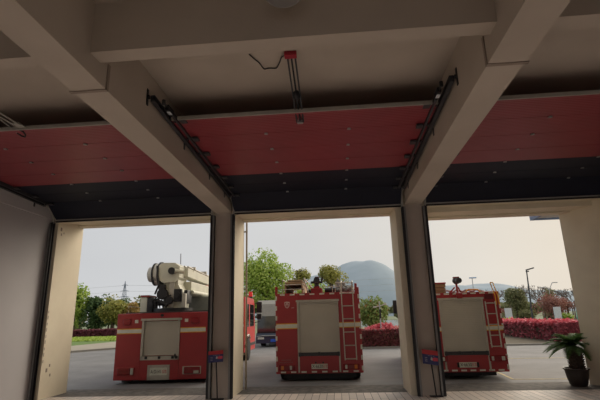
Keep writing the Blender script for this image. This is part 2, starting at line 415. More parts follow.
MB().tube([(-4.93, 6.0, 4.6), (-4.90, 6.07, 4.575), (-4.85, 6.08, 4.56), (-4.80, 6.02, 4.57), (-4.79, 5.95, 4.59), (-4.84, 5.89, 4.61)], 0.012, 6).build('cable_loop', black, t, smooth=True)
MB().box(-4.80, -4.68, 5.68, 5.90, 4.612, 4.622).build('arm_bracket', alubar, t)

lt = thing('pendant_lamp', 'round grey pendant lamp hanging at the top edge of the photo', 'lamp', (-0.37, 3.42, 5.0))
MB().lathe([(0.05, 0.0), (0.06, -0.03), (0.02, -0.06), (0.02, -0.08)], (-0.37, 3.42, 5.0), 20).build('ceiling_rose', dsteel, lt, smooth=True)
MB().cyl((-0.37, 3.42, 4.82), (-0.37, 3.42, 4.94), 0.012, n=8).build('stem', dsteel, lt)
MB().lathe([(0.03, 0.26), (0.06, 0.22), (0.09, 0.16), (0.16, 0.08), (0.175, 0.03), (0.175, 0.0), (0.165, 0.0), (0.15, 0.03), (0.05, 0.10)], (-0.37, 3.42, 4.57), 28).build('shade', mat('grey_lamp_shade', (0.30, 0.28, 0.27), 0.4, 0.3), lt, smooth=True)
MB().sphere((-0.37, 3.42, 4.64), 0.05, sub=2).build('bulb', framem, lt, smooth=True)

# ------------------------------------------------------------------ sign stands
def sign(x0, x1, z0, z1, y, lean, label, flip):
    xc = (x0+x1)/2
    t = thing('sign_stand', label, 'sign', (xc, y, 0), 'red and blue sign stands')
    H = z1-z0; W = x1-x0
    def sh(u, v):  # board coordinates -> sheared by lean
        return (x0+u*W, z0+v*H - lean*(u-0.5))
    def poly(m, uv, ya, yb): return m.prism([sh(u, v) for u, v in uv], 'Y', ya, yb)
    bd = poly(MB(), [(0,0),(1,0),(1,0.68),(0,0.68)], y, y+0.012).build('sign_board', blueink, t)
    bd['label'] = 'navy lower board'
    hd = poly(MB(), [(0,0.68),(1,0.68),(1,1),(0,1)], y-0.001, y+0.012).build('header_strip', signred, t)
    hd['label'] = 'red header strip'
    m = MB(); m.cyl((xc+0.0, y+0.02, 0.02), (xc, y+0.02, z1-0.03), 0.014, n=10) if abs(lean) < 0.01 else m.cyl((xc+0.05, y+0.02, 0.02), (xc, y+0.02, z1-0.05), 0.014, n=10)
    m.build('pole', black, t)
    bx = xc + (0.05 if abs(lean) > 0.01 else 0)
    MB().box(bx-0.13, bx+0.13, y-0.05, y+0.09, 0.001, 0.02, 0.004).build('base_plate', black, t)
    # pictogram: small extinguisher-like emblem and caption blocks
    m = MB()
    poly(m, [(0.60,0.32),(0.70,0.26),(0.97,0.28),(0.97,0.50),(0.75,0.52),(0.64,0.46)], y-0.003, y); m.build('red_picture', pinkred, t)
    m = MB(); poly(m, [(0.50,0.34),(0.58,0.28),(0.64,0.34),(0.62,0.50),(0.54,0.52)], y-0.003, y); m.build('pale_picture', clearlens, t)
    m = MB()
    for v in (0.18, 0.30, 0.42): poly(m, [(0.15,v),(0.30,v),(0.30,v+0.05),(0.15,v+0.05)], y-0.003, y)
    for u in (0.35, 0.45, 0.55, 0.70): poly(m, [(u,0.58),(u+0.06,0.58),(u+0.06,0.62),(u,0.62)], y-0.003, y)
    m.build('caption', mat('faded_caption', (0.28, 0.28, 0.36), 0.6), t)
    return t
sign(-2.89, -2.56, 0.76, 1.0, 9.98, -0.02, 'red and navy sign on a thin pole before the left column', 1)
sign(1.745, 2.07, 0.63, 0.92, 9.98, 0.05, 'tilted red and navy sign on a thin pole before the right column', -1)
# downpipe beside the left opening pier
dp = MB().cyl((-2.33, 11.36, 0.0), (-2.33, 11.36, 4.9), 0.024, n=12)
for z in (0.8, 2.4, 3.9): dp.box(-2.40, -2.33, 11.302, 11.37, z, z+0.03)
tag(dp.build('downpipe', pipem), 'beige downpipe standing outside the left edge of the middle opening', 'pipe')
# outside canopy at the right
cn = thing('entrance_canopy', 'blue-edged canopy roof seen outside the upper right opening', 'canopy', (8.2, 14.0, 0))
MB().box(6.25, 10.4, 12.6, 13.92, 4.47, 4.60).build('canopy_slab', framem, cn)
MB().box(6.17, 6.25, 12.52, 14.0, 4.42, 4.66).box(6.25, 10.4, 13.92, 14.0, 4.42, 4.66).box(6.25, 10.4, 12.52, 12.6, 4.42, 4.66).build('canopy_edge', bluetrim, cn)
MB().cyl((10.2, 12.8, 0), (10.2, 12.8, 4.48), 0.12).build('post', framem, cn)
MB().cyl((10.2, 13.7, 0), (10.2, 13.7, 4.48), 0.12).build('post', framem, cn)

def lamp(name, kind, loc, energy, size, col, rot=(0, 0, 0)):
    l = bpy.data.lights.new(name, kind); l.energy = energy; l.color = col
    if kind == 'AREA': l.shape = 'RECTANGLE'; l.size, l.size_y = size
    o = bpy.data.objects.new(name, l); COL.objects.link(o); o.location = loc; o.rotation_euler = rot; return l
for x in (-4.8, -0.4, 4.2):
    lamp('added_fill_light', 'AREA', (x, -4.5, 4.9), 35, (2.4, 1.2), (1.0, 0.90, 0.82))  # unseen fill lamp added over the rear of the hall
    l_ = lamp('added_fill_light', 'AREA', (x, 2.2, 4.9), 47, (1.4, 0.6), (1.0, 0.93, 0.87), (math.radians(28), 0, 0)); l_.spread = math.radians(75)  # unseen fill lamp added to bounce light off the front floor
sun = lamp('hazy_sun', 'SUN', (10, 20, 20), 2.6, None, (1.0, 0.88, 0.72)); sun.angle = math.radians(50)
SO = bpy.data.objects['hazy_sun']; SO.rotation_euler = Vector((0.62, 0.80, 0.58)).to_track_quat('Z', 'Y').to_euler()

# ------------------------------------------------------------------ outdoor ground
asph = mat('asphalt', (0.205, 0.205, 0.21), 0.8, col2=(0.155, 0.155, 0.16), scale=0.7, bump=0.5, bscale=60)
rough_as = mat('rough_dark_threshold', (0.085, 0.08, 0.075), 0.9, col2=(0.16, 0.145, 0.13), scale=6, bump=0.8, bscale=30)
grassm = mat('short_grass', (0.13, 0.22, 0.05), 0.95, col2=(0.09, 0.16, 0.035), scale=1.5, bump=0.8, bscale=25)
farm = mat('far_meadow', (0.13, 0.18, 0.09), 0.95, col2=(0.16, 0.19, 0.12), scale=0.05)
kerbm = mat('kerb_concrete', (0.22, 0.21, 0.19), 0.85)
def flat(name, pts, z0, z1, m):
    return struct(MB().prism(pts, 'Z', z0, z1).build(name, m))
flat('asphalt_yard', [(-60, 10.62), (60, 10.62), (60, 48), (-60, 48)], -0.2, -0.004, asph)
flat('threshold_strip', [(XL, 10.62), (XR, 10.62), (XR, 11.75), (XL, 11.75)], -0.05, 0.0, rough_as)
flat('far_ground', [(-2500, 48), (2500, 48), (2500, 2600), (-2500, 2600)], -0.4, -0.02, farm)
flat('grass_verge', [(-100, 56), (-100, 20.5), (-17.2, 27.5), (-12, 30.5), (-12, 56)][::-1], -0.2, 0.04, grassm)
flat('sidewalk', [(-62, 12), (-18.0, 24.0), (-14.8, 29.2), (-11.0, 31.0), (-11.0, 38.0), (-19.6, 41), (-20.4, 33.5), (-62, 21)][::-1], -0.2, 0.06, mat('pale_sidewalk', (0.36, 0.33, 0.27), 0.85, col2=(0.30, 0.27, 0.22), scale=0.8))
flat('kerb_line', [(-62, 11.7), (-17.8, 23.7), (-14.6, 28.9), (-10.9, 30.7), (-10.9, 31.0), (-14.8, 29.2), (-18.0, 24.0), (-62, 12)][::-1], -0.1, 0.10, kerbm)
flat('hedge_kerb', [(0.4, 24.6), (12.0, 24.6), (13.1, 25.4), (13.1, 48), (13.4, 48), (13.4, 25.1), (12.2, 24.35), (0.4, 24.35)], -0.1, 0.08, kerbm)
flat('planting_bed', [(0.4, 24.6), (12.0, 24.6), (13.1, 25.4), (13.1, 47), (9.0, 47), (9.0, 27.5), (0.4, 27.5)], -0.1, 0.03, mat('bed_soil', (0.10, 0.08, 0.05), 0.95))
flat('lawn', [(9.0, 27.5), (60, 27.5), (60, 70), (-2, 70), (-2, 27.5)][::-1], -0.1, 0.02, grassm) if False else None
flat('lake', [(2, 75), (22, 75), (42, 170), (5, 170)], -0.1, 0.01, mat('grey_lake_water', (0.30, 0.36, 0.38), 0.15))
# yellow parking lines
ym = mat('worn_yellow_paint', (0.55, 0.45, 0.20), 0.8, col2=(0.30, 0.26, 0.16), scale=5)
def line(nm, a, b_, w, label):
    a = Vector(a); b_ = Vector(b_); d = (b_-a).normalized(); n = Vector((-d.y, d.x))*w/2
    m = MB().prism([tuple(a-n), tuple(b_-n), tuple(b_+n), tuple(a+n)], 'Z', -0.01, 0.001)
    return tag(m.build(nm, ym), label, 'road marking', 'yellow parking lines')
line('parking_line', (4.44, 17.9), (12.6, 17.2), 0.10, 'yellow parking line crossing the yard behind the potted palm')
line('parking_line', (4.36, 12.36), (6.9, 12.2), 0.07, 'near yellow parking line running to the palm pot')
line('parking_line', (4.38, 12.38), (4.52, 14.1), 0.08, 'short yellow parking line beside the right fire engine corner')

# ------------------------------------------------------------------ wheels
def wheel(parent, x, y, r, w, side):
    m = MB(); ax = []
    m.lathe([(r*0.55, -w/2), (r*0.9, -w/2), (r, -w/2+0.03), (r, w/2-0.03), (r*0.9, w/2), (r*0.55, w/2)], (x, y, r), 28, 'X')
    for k in range(28):
        a = 2*PI*k/28
        m.box(x-w/2+0.02, x+w/2-0.02, y+math.cos(a)*(r)-0.02, y+math.cos(a)*(r)+0.02, r+math.sin(a)*r*0.995-0.012, r+math.sin(a)*r*0.995+0.006)
    wh = m.build('wheel', rubber, parent, smooth=True)
    h = MB(); h.lathe([(0.001, side*w*0.25), (r*0.18, side*w*0.25), (r*0.2, side*w*0.1), (r*0.5, side*w*0.12), (r*0.56, side*w*0.48), (r*0.56, -side*w*0.4), (0.001, -side*w*0.4)], (x, y, r), 20, 'X')
    for k in range(8):
        a = 2*PI*k/8; h.cyl((x+side*w*0.1, y+math.cos(a)*r*0.36, r+math.sin(a)*r*0.36), (x+side*w*0.2, y+math.cos(a)*r*0.36, r+math.sin(a)*r*0.36), 0.015, n=6)
    h.build('hub', dsteel, wh, smooth=True)
    return wh
def stripe_band(m, x0, x1, y, z0, z1, parent):
    MB().box(x0, x1, y-0.005, y+0.001, z0, z1).build('reflective_band', white, parent)
    MB().box(x0, x1, y-0.006, y+0.001, z1, z1+0.022).box(x0, x1, y-0.006, y+0.001, z0-0.022, z0).build('band_border', yellow, parent)

# ------------------------------------------------------------------ two pumpers (middle and right)
def pumper(x0, x1, yr, z0, z1, sx0, sx1, sz0, sz1, bz0, bz1, label, plate, kind):
    t = thing('fire_engine', label, 'fire engine', ((x0+x1)/2, yr+3.6, 0), 'red fire engines parked outside')
    yb = yr+4.9; ye = yr+7.0
    # rear body with recessed shutter bay
    m = MB(); m.box(x0, sx0, yr, yb, z0, z1, 0.015).box(sx1, x1, yr, yb, z0, z1, 0.015).box(sx0, sx1, yr, yb, sz1, z1).box(sx0, sx1, yr+0.001, yb, z0, sz0).box(sx0, sx1, yr+0.12, yb, sz0, sz1)
    m.build('body', tred, t)
    m = MB().box(x0+0.15, x1-0.15, yr+0.15, ye-0.3, z0-0.02, z0+0.12).box((x0+x1)/2-0.45, (x0+x1)/2-0.35, yr+0.1, ye-0.2, z0-0.1, z0).box((x0+x1)/2+0.35, (x0+x1)/2+0.45, yr+0.1, ye-0.2, z0-0.1, z0)
    m.box(x0+0.3, x1-0.3, yr+0.12, yr+0.2, z0-0.16 if kind == 2 else z0-0.1, z0)
    m.build('chassis', black, t)
    # shutter and frame
    fw = 0.045
    MB().box(sx0+fw, sx1-fw, yr+0.035, yr+0.06, sz0+0.06, sz1-fw).build('roller_shutter', shut, t)
    m = MB().box(sx0, sx0+fw, yr-0.012, yr+0.12, z0+0.03, sz1).box(sx1-fw, sx1, yr-0.012, yr+0.12, z0+0.03, sz1)
    m.box(sx0-0.03, sx1+0.03, yr-0.016, yr+0.12, sz1-fw, sz1+0.01)
    m.build('shutter_frame', framem, t)
    m = MB().box(sx0+fw, sx1-fw, yr-0.01, yr+0.12, sz0-0.02, sz0+0.02).box(sx0+fw, sx1-fw, yr+0.02, yr+0.05, sz0+0.02, sz0+0.07)
    nb = 3 if kind == 2 else 4
    for k in range(nb):
        xx = sx0+0.05+(sx1-sx0-0.10)*k/(nb-1); m.box(xx-0.035, xx+0.035, yr-0.03, yr+0.03, sz0-0.03 if k in (0, nb-1) else sz0, sz0+0.08, 0.01)
    m.build('latch_bar', dsteel, t)
    MB().box(sx0+fw, sx1-fw, yr-0.008, yr+0.005, z0+0.07, sz0-0.03).build('lower_flap', tred, t)
    # white bands
    stripe_band(None, x0+0.02, sx0-0.002, yr, bz0, bz1, t); stripe_band(None, sx1+0.002, x1-0.015, yr, bz0, bz1, t)
    # dashed reflective tape
    m = MB(); n = 8
    for k in range(n):
        zz = z0+0.12+(z1-z0-0.25)*k/(n-1)
        MB().box(x0-0.003, x0+0.045, yr-0.004, yr+0.04, zz-0.06, zz+0.06).build('reflective_tape', white, t); MB().box(x1-0.045, x1+0.003, yr-0.004, yr+0.04, zz-0.06, zz+0.06).build('reflective_tape', white, t)
    n = 8
    for k in range(n):
        xx = x0+0.2+(x1-x0-0.4)*k/(n-1); MB().box(xx-0.07, xx+0.07, yr-0.012, yr+0.0, z0+0.025, z0+0.065).build('reflective_tape', white, t)
        MB().box(xx-0.07, xx+0.07, yr-0.004, yr+0.0, z1-0.055, z1-0.015).build('reflective_tape', white, t)
    # plate
    xc = (sx0+sx1)/2; pz = z0+0.18
    pl = MB().box(xc-0.22, xc+0.22, yr-0.02, yr-0.008, pz-0.065, pz+0.065, 0.006).build('number_plate', platew, t)
    text('plate_text', plate[0], xc-0.055, yr-0.022, pz, 0.115, ink, t, xscale=0.85)
    text('plate_text', plate[1], xc+0.155, yr-0.022, pz, 0.095, inkred, t, xscale=0.7)
    for s_ in (-1, 1):
        m = MB(); m.cyl((xc+s_*0.10, yr-0.03, pz+0.10), (xc+s_*0.10, yr-0.008, pz+0.10), 0.022, n=10) if kind == 2 else m.box(xc+s_*0.25-0.025, xc+s_*0.25+0.025, yr-0.03, yr-0.008, pz-0.06, pz+0.06, 0.01)
        m.build('plate_lamp', black, t)
    # tail lamps
    for s_, a in ((-1, x0+0.08), (1, x1-0.08-0.46 if kind == 2 else x1-0.46)):
        z = z0+0.09 if kind == 2 else z0+0.26
        h = MB().box(a, a+0.44, yr-0.03, yr+0.005, z, z+0.14, 0.015).build('tail_lamp', redlens, t)
        MB().box(a+0.06 if s_ < 0 else a+0.30, a+0.14 if s_ < 0 else a+0.38, yr-0.036, yr-0.028, z+0.02, z+0.12, 0.006).build('amber_lens', amber if kind == 2 else clearlens, h)
        MB().box(a+0.30 if s_ < 0 else a+0.05, a+0.36 if s_ < 0 else a+0.11, yr-0.036, yr-0.028, z+0.02, z+0.12, 0.006).build('reversing_lens', clearlens, h)
    # ladder at the back
    if kind == 2: lx0, lx1, lz0, lz1 = 0.12, 0.45, 0.52, 2.58
    else: lx0, lx1, lz0, lz1 = 3.93, 4.19, 0.78, 1.95
    m = MB(); yl = yr-0.07
    m.tube([(lx0+0.02, yl, lz0), (lx0, yl, lz1)], 0.017, 8).tube([(lx1, yl, lz0), (lx1-0.01, yl, lz1)], 0.017, 8)
    if kind == 2: m.tube([(lx0, yl, lz1), (lx0+0.02, yl+0.1, lz1+0.05), (lx0+0.02, yl+0.4, lz1+0.03), (lx0+0.02, yl+0.45, z1)], 0.015, 8).tube([(lx1-0.01, yl, lz1), (lx1-0.01, yl+0.1, lz1+0.05), (lx1-0.01, yl+0.4, lz1+0.03), (lx1-0.01, yl+0.45, z1)], 0.015, 8)
    ld = m.build('rear_ladder', framem, t, smooth=True)
    nr_ = 6 if kind == 2 else 5
    for k in range(nr_):
        zz = lz0+0.03+(lz1-lz0-(0.32 if kind == 2 else 0.08))*k/(nr_-1)
        if kind != 2: pass
        MB().cyl((lx0+0.01, yl, zz), (lx1, yl, zz), 0.014, n=8).build('rung', framem, ld)
    m = MB()
    for zz in (lz0+0.1, min(lz1, z1)-0.12):
        for xx in (lx0+0.01, lx1): m.cyl((xx, yl, zz), (xx, yr, zz), 0.011, n=6)
    m.build('stand_off', framem, ld)
    # side lockers with shutters and cab
    m = MB()
    for s_, xx in ((-1, x0), (1, x1)):
        for k in range(3):
            ya = yr+0.5+k*1.45
            m.box(xx-0.006, xx+0.006, ya, ya+1.25, z0+0.35, z1-0.25)
    m.build('side_shutter', shut, t)
    m = MB()
    for xx in (x0, x1): m.box(xx-0.004, xx+0.004, yr+0.05, yb, z1-0.2, z1-0.1)
    m.build('side_band', white, t)
    m = MB().prism([(yb+0.1, z0+0.1), (ye, z0+0.1), (ye, 1.3), (ye-0.15, z1-0.15), (ye-0.4, z1), (yb+0.1, z1)], 'X', x0+0.04, x1-0.04)
    cab = m.build('cab', tred, t)
    MB().prism([(ye+0.004, 1.32), (ye-0.135, z1-0.2), (ye-0.16, z1-0.2), (ye-0.02, 1.32)], 'X', x0+0.14, x1-0.14).build('windscreen', glass, cab)
    for xx in (x0+0.04, x1-0.04): MB().box(xx-0.008, xx+0.008, yb+0.35, ye-0.35, 1.25, z1-0.25).build('side_window', glass, cab)
    MB().tube([(x0+0.04, ye-0.1, 2.1), (x0-0.16, ye-0.05, 2.2)], 0.018, 6).box(x0-0.26, x0-0.10, ye-0.1, ye, 1.72, 2.28, 0.03).build('side_mirror', black, cab)
    MB().tube([(x1-0.04, ye-0.1, 2.1), (x1+0.1, ye-0.05, 2.2)], 0.018, 6).box(x1+0.08, x1+0.2, ye-0.1, ye, 1.72, 2.28, 0.03).build('side_mirror', black, cab)
    r = 0.34 if kind == 2 else 0.32
    ins = 0.17
    for yy in (yr+(0.62 if kind == 2 else 0.95), ye-0.9):
        ww = 0.30 if kind == 2 else 0.50; ix = 0.22 if kind == 2 else 0.62
        wheel(t, x0+ix, yy, r, ww, -1); wheel(t, x1-ix, yy, r, ww, 1)
    if kind == 2: MB().box(x0+0.2, x1-0.2, yr+0.14, yr+0.3, 0.07, z0).build('rear_guard', black, t)
    m = MB().box(x0+0.12, x0+0.55, yr+1.45, yr+1.47, 0.10, z0+0.1).box(x1-0.55, x1-0.12, yr+1.45, yr+1.47, 0.10, z0+0.1)
    m.build('mud_flap', rubber, t)
    return t
t2 = pumper(-1.75, 0.62, 12.6, 0.19, 2.33, -1.14, 0.02, 0.66, 2.13, 1.385, 1.49,
            'red fire engine with roof gear and full-height rear ladder in the middle opening', ('X·6620', '应急'), 2)
t3 = pumper(2.30, 4.33, 12.4, 0.18, 2.21, 2.74, 3.89, 0.62, 2.06, 1.22, 1.31,
            'red fire engine behind the right column, palm pot to its right', ('X·6630', '应急'), 3)
# T2 badge: shield
def badge(t, xc, zc, s, y):
    pts = [(-.5,.55),(.0,.62),(.5,.55),(.46,-.1),(.30,-.45),(0,-.62),(-.30,-.45),(-.46,-.1)]
    MB().prism([(xc+u*s, zc+v*s) for u, v in pts], 'Y', y-0.004, y+0.001).build('shield_badge', mat('badge_white', (0.62, 0.45, 0.45), 0.5), t)
    m = MB()
    for sg in (-1, 1):
        m.prism([(xc+sg*u*s, zc+v*s) for u, v in ((.12,.30),(.38,.36),(.34,.12),(.14,.05))], 'Y', y-0.006, y-0.003)
        m.prism([(xc+sg*u*s, zc+v*s) for u, v in ((.05,-.05),(.30,-.02),(.22,-.32),(.05,-.45))], 'Y', y-0.006, y-0.003)
    m.build('badge_mark', tred, t)
badge(t2, -1.42, 2.015, 0.15, 12.6)
MB().box(-1.30, -1.22, 12.596, 12.601, 1.925, 1.94).build('badge_caption', mat('badge_white', (0.6,0.4,0.4)), t2)
m = MB()
for k in range(12): m.box(-1.66+k*0.032, -1.64+k*0.032, 12.596, 12.601, 0.475, 0.50)
for k in range(7): m.box(-1.60+k*0.04, -1.57+k*0.04, 12.596, 12.601, 0.535, 0.56)
m.build('rear_lettering', mat('faded_lettering', (0.30, 0.12, 0.12), 0.6), t2)
# T2 roof: corner posts, rails, monitor
MB().box(-1.76, -1.69, 12.6, 12.68, 2.31, 2.53, 0.01).build('roof_corner_post', tred, t2)
MB().box(0.50, 0.57, 12.6, 12.68, 2.31, 2.56, 0.01).box(0.56, 0.62, 12.62, 12.7, 2.31, 2.45, 0.01).build('roof_corner_post', tred, t2)
m = MB().tube([(-1.55, 12.7, 2.32), (-1.55, 12.7, 2.72), (-1.53, 16.6, 2.72), (-1.53, 16.6, 2.32)], 0.02, 6)
m.tube([(-0.93, 12.7, 2.32), (-0.93, 12.7, 2.76), (-0.93, 16.6, 2.76), (-0.93, 16.6, 2.32)], 0.02, 6).tube([(-0.93, 12.7, 2.74), (-0.80, 12.75, 2.32)], 0.018, 6)
for z in (2.45, 2.58): m.tube([(-1.55, 12.7, z), (-0.93, 12.7, z)], 0.012, 6)
m.tube([(-0.4, 12.75, 2.33), (-0.4, 12.75, 2.5), (0.1, 12.75, 2.5), (0.1, 12.75, 2.33)], 0.012, 6).tube([(-0.12, 12.75, 2.33), (-0.12, 12.75, 2.5)], 0.012, 6)
m.tube([(-0.05, 13.2, 2.33), (-0.03, 13.2, 2.64), (0.45, 13.2, 2.62), (0.48, 13.2, 2.33)], 0.018, 6)
m.build('roof_rail', framem, t2, smooth=True)
m = MB()
m.box(-0.74, -0.42, 12.72, 13.0, 2.30, 2.47, 0.02).box(-0.66, -0.48, 12.76, 12.94, 2.45, 2.52, 0.02)
mon = m.build('monitor_base', tred, t2)
m = MB().cyl((-0.57, 12.85, 2.5), (-0.57, 12.85, 2.62), 0.07, n=14).sphere((-0.57, 12.85, 2.66), 0.10, (1.1, 1.1, 0.9)).cyl((-0.57, 12.80, 2.66), (-0.55, 12.45, 2.68), 0.055, 0.085, n=16).cyl((-0.74, 12.85, 2.64), (-0.40, 12.85, 2.64), 0.035, n=10)
m.cyl((-0.43, 12.85, 2.64), (-0.40, 12.85, 2.78), 0.03, n=10)
m.build('nozzle', dsteel, mon, smooth=True)
MB().box(-0.62, -0.50, 12.80, 12.92, 2.74, 2.80, 0.02).build('monitor_cap', redlens, mon)
# loose gear lying on the middle engine's roof
g = MB().box(-1.50, -0.98, 12.9, 15.4, 2.60, 2.68, 0.02); g.box(-1.44, -1.0, 12.95, 15.2, 2.69, 2.74, 0.02)
for k in range(6): g.box(-1.52, -0.95, 13.0+k*0.42, 13.05+k*0.42, 2.585, 2.60)
for k in range(2): g.box(-1.52+0.5*k, -1.48+0.5*k, 12.9, 15.4, 2.33, 2.59)
tag(g.build('folded_ladder', tan), 'tan folded ladder stacked on the left roof rack of the middle engine', 'ladder')
g = MB().cyl((-0.88, 13.25, 2.405), (-0.72, 13.25, 2.405), 0.07, n=14).cyl((-0.36, 13.35, 2.42), (-0.02, 13.35, 2.42), 0.085, n=16)
tag(g.build('hose_roll', black), 'black rolled hose lying on the roof right of the water cannon', 'hose')
g = MB()
for c, r, s_ in (((0.02, 13.5, 2.42), 0.16, (1.3,1,0.55)), ((0.15, 13.6, 2.53), 0.17, (0.8,1,1.0)), ((0.32, 13.5, 2.44), 0.17, (1.1,1.2,0.7)), ((0.05, 13.7, 2.62), 0.11, (0.5,1,1.5)), ((0.40, 13.8, 2.47), 0.14, (1,1,0.9))):
    g.sphere(c, r, s_, 3, 0.5)
tag(g.build('tarpaulin', greyt, smooth=True), 'crumpled grey tarpaulin heap behind the ladder top of the middle engine', 'tarpaulin')

# T3 extras
m = MB().box(3.22, 3.38, 12.36, 12.75, 2.05, 2.20, 0.02).tube([(3.29, 12.5, 2.18), (3.29, 12.55, 2.46)], 0.03, 8).tube([(3.10, 12.7, 2.2), (3.25, 12.6, 2.36)], 0.02, 6).tube([(3.42, 12.7, 2.2), (3.34, 12.6, 2.36)], 0.02, 6)
mon = m.build('monitor_base', tred, t3)
MB().sphere((3.30, 12.55, 2.53), 0.10, (1.1, 1.1, 1.0)).cyl((3.30, 12.55, 2.50), (3.31, 12.25, 2.52), 0.06, 0.075, n=16).build('nozzle', dsteel, mon, smooth=True)
MB().box(3.22, 3.38, 12.5, 12.62, 2.60, 2.64, 0.01).build('monitor_cap', redlens, mon)
m = MB().tube([(4.22, 12.36, 1.86), (4.20, 12.32, 2.1), (4.13, 12.36, 2.44)], 0.014, 6).tube([(4.29, 12.36, 1.86), (4.27, 12.32, 2.1), (4.20, 12.36, 2.44)], 0.014, 6)
m.tube([(4.13, 12.36, 2.44), (4.20, 12.36, 2.44)], 0.012, 6).build('yellow_grab_rail', yellow, t3, smooth=True)
m = MB().box(3.95, 4.17, 12.385, 12.405, 2.01, 2.15, 0.01).build('dark_lamp_panel', mat('dark_red_panel', (0.12, 0.01, 0.015), 0.4), t3)
g = MB().box(2.66, 3.02, 12.7, 14.6, 2.222, 2.27, 0.01).box(2.68, 3.02, 12.7, 14.6, 2.28, 2.36, 0.01).box(2.66, 3.03, 12.7, 14.6, 2.37, 2.47, 0.02)
tag(g.build('equipment_crate', tan), 'tan crate on the roof of the right engine beside the column', 'crate')
g = MB().box(2.66, 3.04, 12.68, 14.6, 2.472, 2.51, 0.008)
tag(g.build('crate_lid', tred), 'flat red lid on top of the tan roof crate', 'lid')
g = MB()
for k in range(4): 
    x_ = 3.0+0.27*k
    g.tube([(x_, 13.0+0.1*k, 2.24), (x_+0.1, 13.05, 2.30), (x_+0.25, 13.1, 2.27), (x_+0.36, 13.2, 2.24)], 0.028, 8)
tag(g.build('fire_hose', mat('pale_hose', (0.50, 0.42, 0.46), 0.7), smooth=True), 'pale fire hose laid loosely across the roof of the right engine', 'hose')
m = MB().tube([(3.60, 13.0, 2.22), (3.70, 13.0, 2.31), (3.95, 13.0, 2.30), (4.02, 13.0, 2.22)], 0.018, 6).build('roof_handle', yellow, t3, smooth=True)

# ------------------------------------------------------------------ T1 : aerial fire engine on the left
X0, X1, YR = -6.34, -3.66, 12.6
t1 = thing('aerial_fire_engine', 'red fire engine with a pale folded boom on its roof, left opening', 'fire engine', (-5.04, 17, 0), 'red fire engines parked outside')
z0, z1 = 0.10, 1.90; sx0, sx1, sz0, sz1 = -5.60, -4.50, 0.62, 1.72; yb = 18.2
m = MB().box(X0, sx0, YR, yb, z0, z1, 0.02).box(sx1, X1, YR, yb, z0, z1, 0.02).box(sx0, sx1, YR, yb, sz1, z1).box(sx0, sx1, YR, yb, z0, sz0).box(sx0, sx1, YR+0.12, yb, sz0, sz1)
m.build('body', tred, t1)
MB().box(X0+0.2, X1-0.2, YR+0.2, 20.9, 0.35, 0.6).box(-5.5, -4.4, 13.0, 13.5, 0.02, 0.4, 0.05).build('chassis', black, t1)
MB().box(sx0+0.07, sx1-0.07, YR+0.03, YR+0.06, sz0+0.12, sz1-0.05).build('roller_shutter', shut, t1)
m = MB().box(sx0, sx0+0.06, YR-0.02, YR+0.1, sz0, sz1).box(sx1-0.06, sx1, YR-0.02, YR+0.1, sz0, sz1).box(sx0-0.04, sx1+0.05, YR-0.03, YR+0.1, sz1-0.03, sz1+0.03).box(sx0, sx1, YR-0.02, YR+0.1, sz0, sz0+0.10)
m.build('shutter_frame', framem, t1)
m = MB()
for xx in (sx0+0.17, (sx0+sx1)/2, sx1-0.17, sx1-0.06): m.box(xx-0.035, xx+0.035, YR-0.045, YR-0.015, sz0+0.03, sz0+0.10, 0.01)
m.cyl((sx1-0.10, YR-0.04, sz0+0.06), (sx1-0.10, YR-0.04, sz0+0.16), 0.02, n=8)
m.build('latch', black, t1)
stripe_band(None, X0+0.02, sx0-0.01, YR, 1.36, 1.46, t1); stripe_band(None, sx1+0.01, X1-0.10, YR, 1.36, 1.46, t1)
MB().box(X1-0.003, X1+0.004, YR+0.03, yb, 1.36, 1.46).build('side_band', white, t1)
for a in (-6.17, -4.19):
    MB().box(a, a+0.24, YR-0.03, YR+0.01, 1.58, 1.75, 0.03).build('upper_lamp', mat('upper_lamp_red', (0.28, 0.012, 0.02), 0.3), t1)
for a in (-5.82, -4.37):
    q = MB().box(a, a+0.10, YR-0.012, YR+0.01, 1.63, 1.72, 0.008).build('marker_plate', white, t1)
MB().cyl((-5.03, YR-0.04, 1.83), (-5.03, YR, 1.83), 0.04, n=14).build('rear_camera', black, t1)
for a, fl in ((-6.26, 1), (-4.38, -1)):
    fr = MB().box(a, a+0.52, YR-0.02, YR+0.01, 0.23, 0.44, 0.015).build('lamp_surround', framem if fl < 0 else tred, t1)
    MB().box(a+0.05, a+0.40 if fl > 0 else a+0.50, YR-0.045, YR-0.018, 0.245, 0.42, 0.02).build('tail_lamp', redlens, fr)
    xx = a+0.40 if fl > 0 else a+0.30
    MB().box(xx+0.02, xx+0.10 if fl > 0 else xx+0.17, YR-0.05, YR-0.018, 0.25, 0.42 if fl > 0 else 0.33, 0.012).build('pale_lens', framem, fr)
m = MB().box(-5.37, -5.30, YR-0.02, YR+0.01, 0.10, 0.49).box(-4.81, -4.74, YR-0.02, YR+0.01, 0.10, 0.49).box(-5.37, -4.74, YR-0.02, YR+0.01, 0.42, 0.49).box(-5.37, -4.74, YR-0.02, YR+0.01, 0.10, 0.22)
m.build('plate_surround', framem, t1)
MB().box(-5.30, -4.81, YR-0.016, YR-0.006, 0.22, 0.42).build('number_plate', platew, t1)
text('plate_text', 'A·D141', -5.12, YR-0.018, 0.31, 0.13, ink, t1, xscale=0.75)
text('plate_text', '应急', -4.885, YR-0.018, 0.31, 0.10, inkred, t1, xscale=0.65)
for yy in (14.2, 15.5, 19.2):
    ins_ = 0.20 if yy < 19 else 0.10
    wheel(t1, X0+ins_, yy, 0.46, 0.34, -1); wheel(t1, X1-ins_, yy, 0.46, 0.34, 1)
MB().box(X0+0.1, X0+0.6, 13.5, 13.52, 0.05, 0.5).box(X1-0.7, X1-0.15, 13.5, 13.52, 0.05, 0.5).build('mud_flap', rubber, t1)
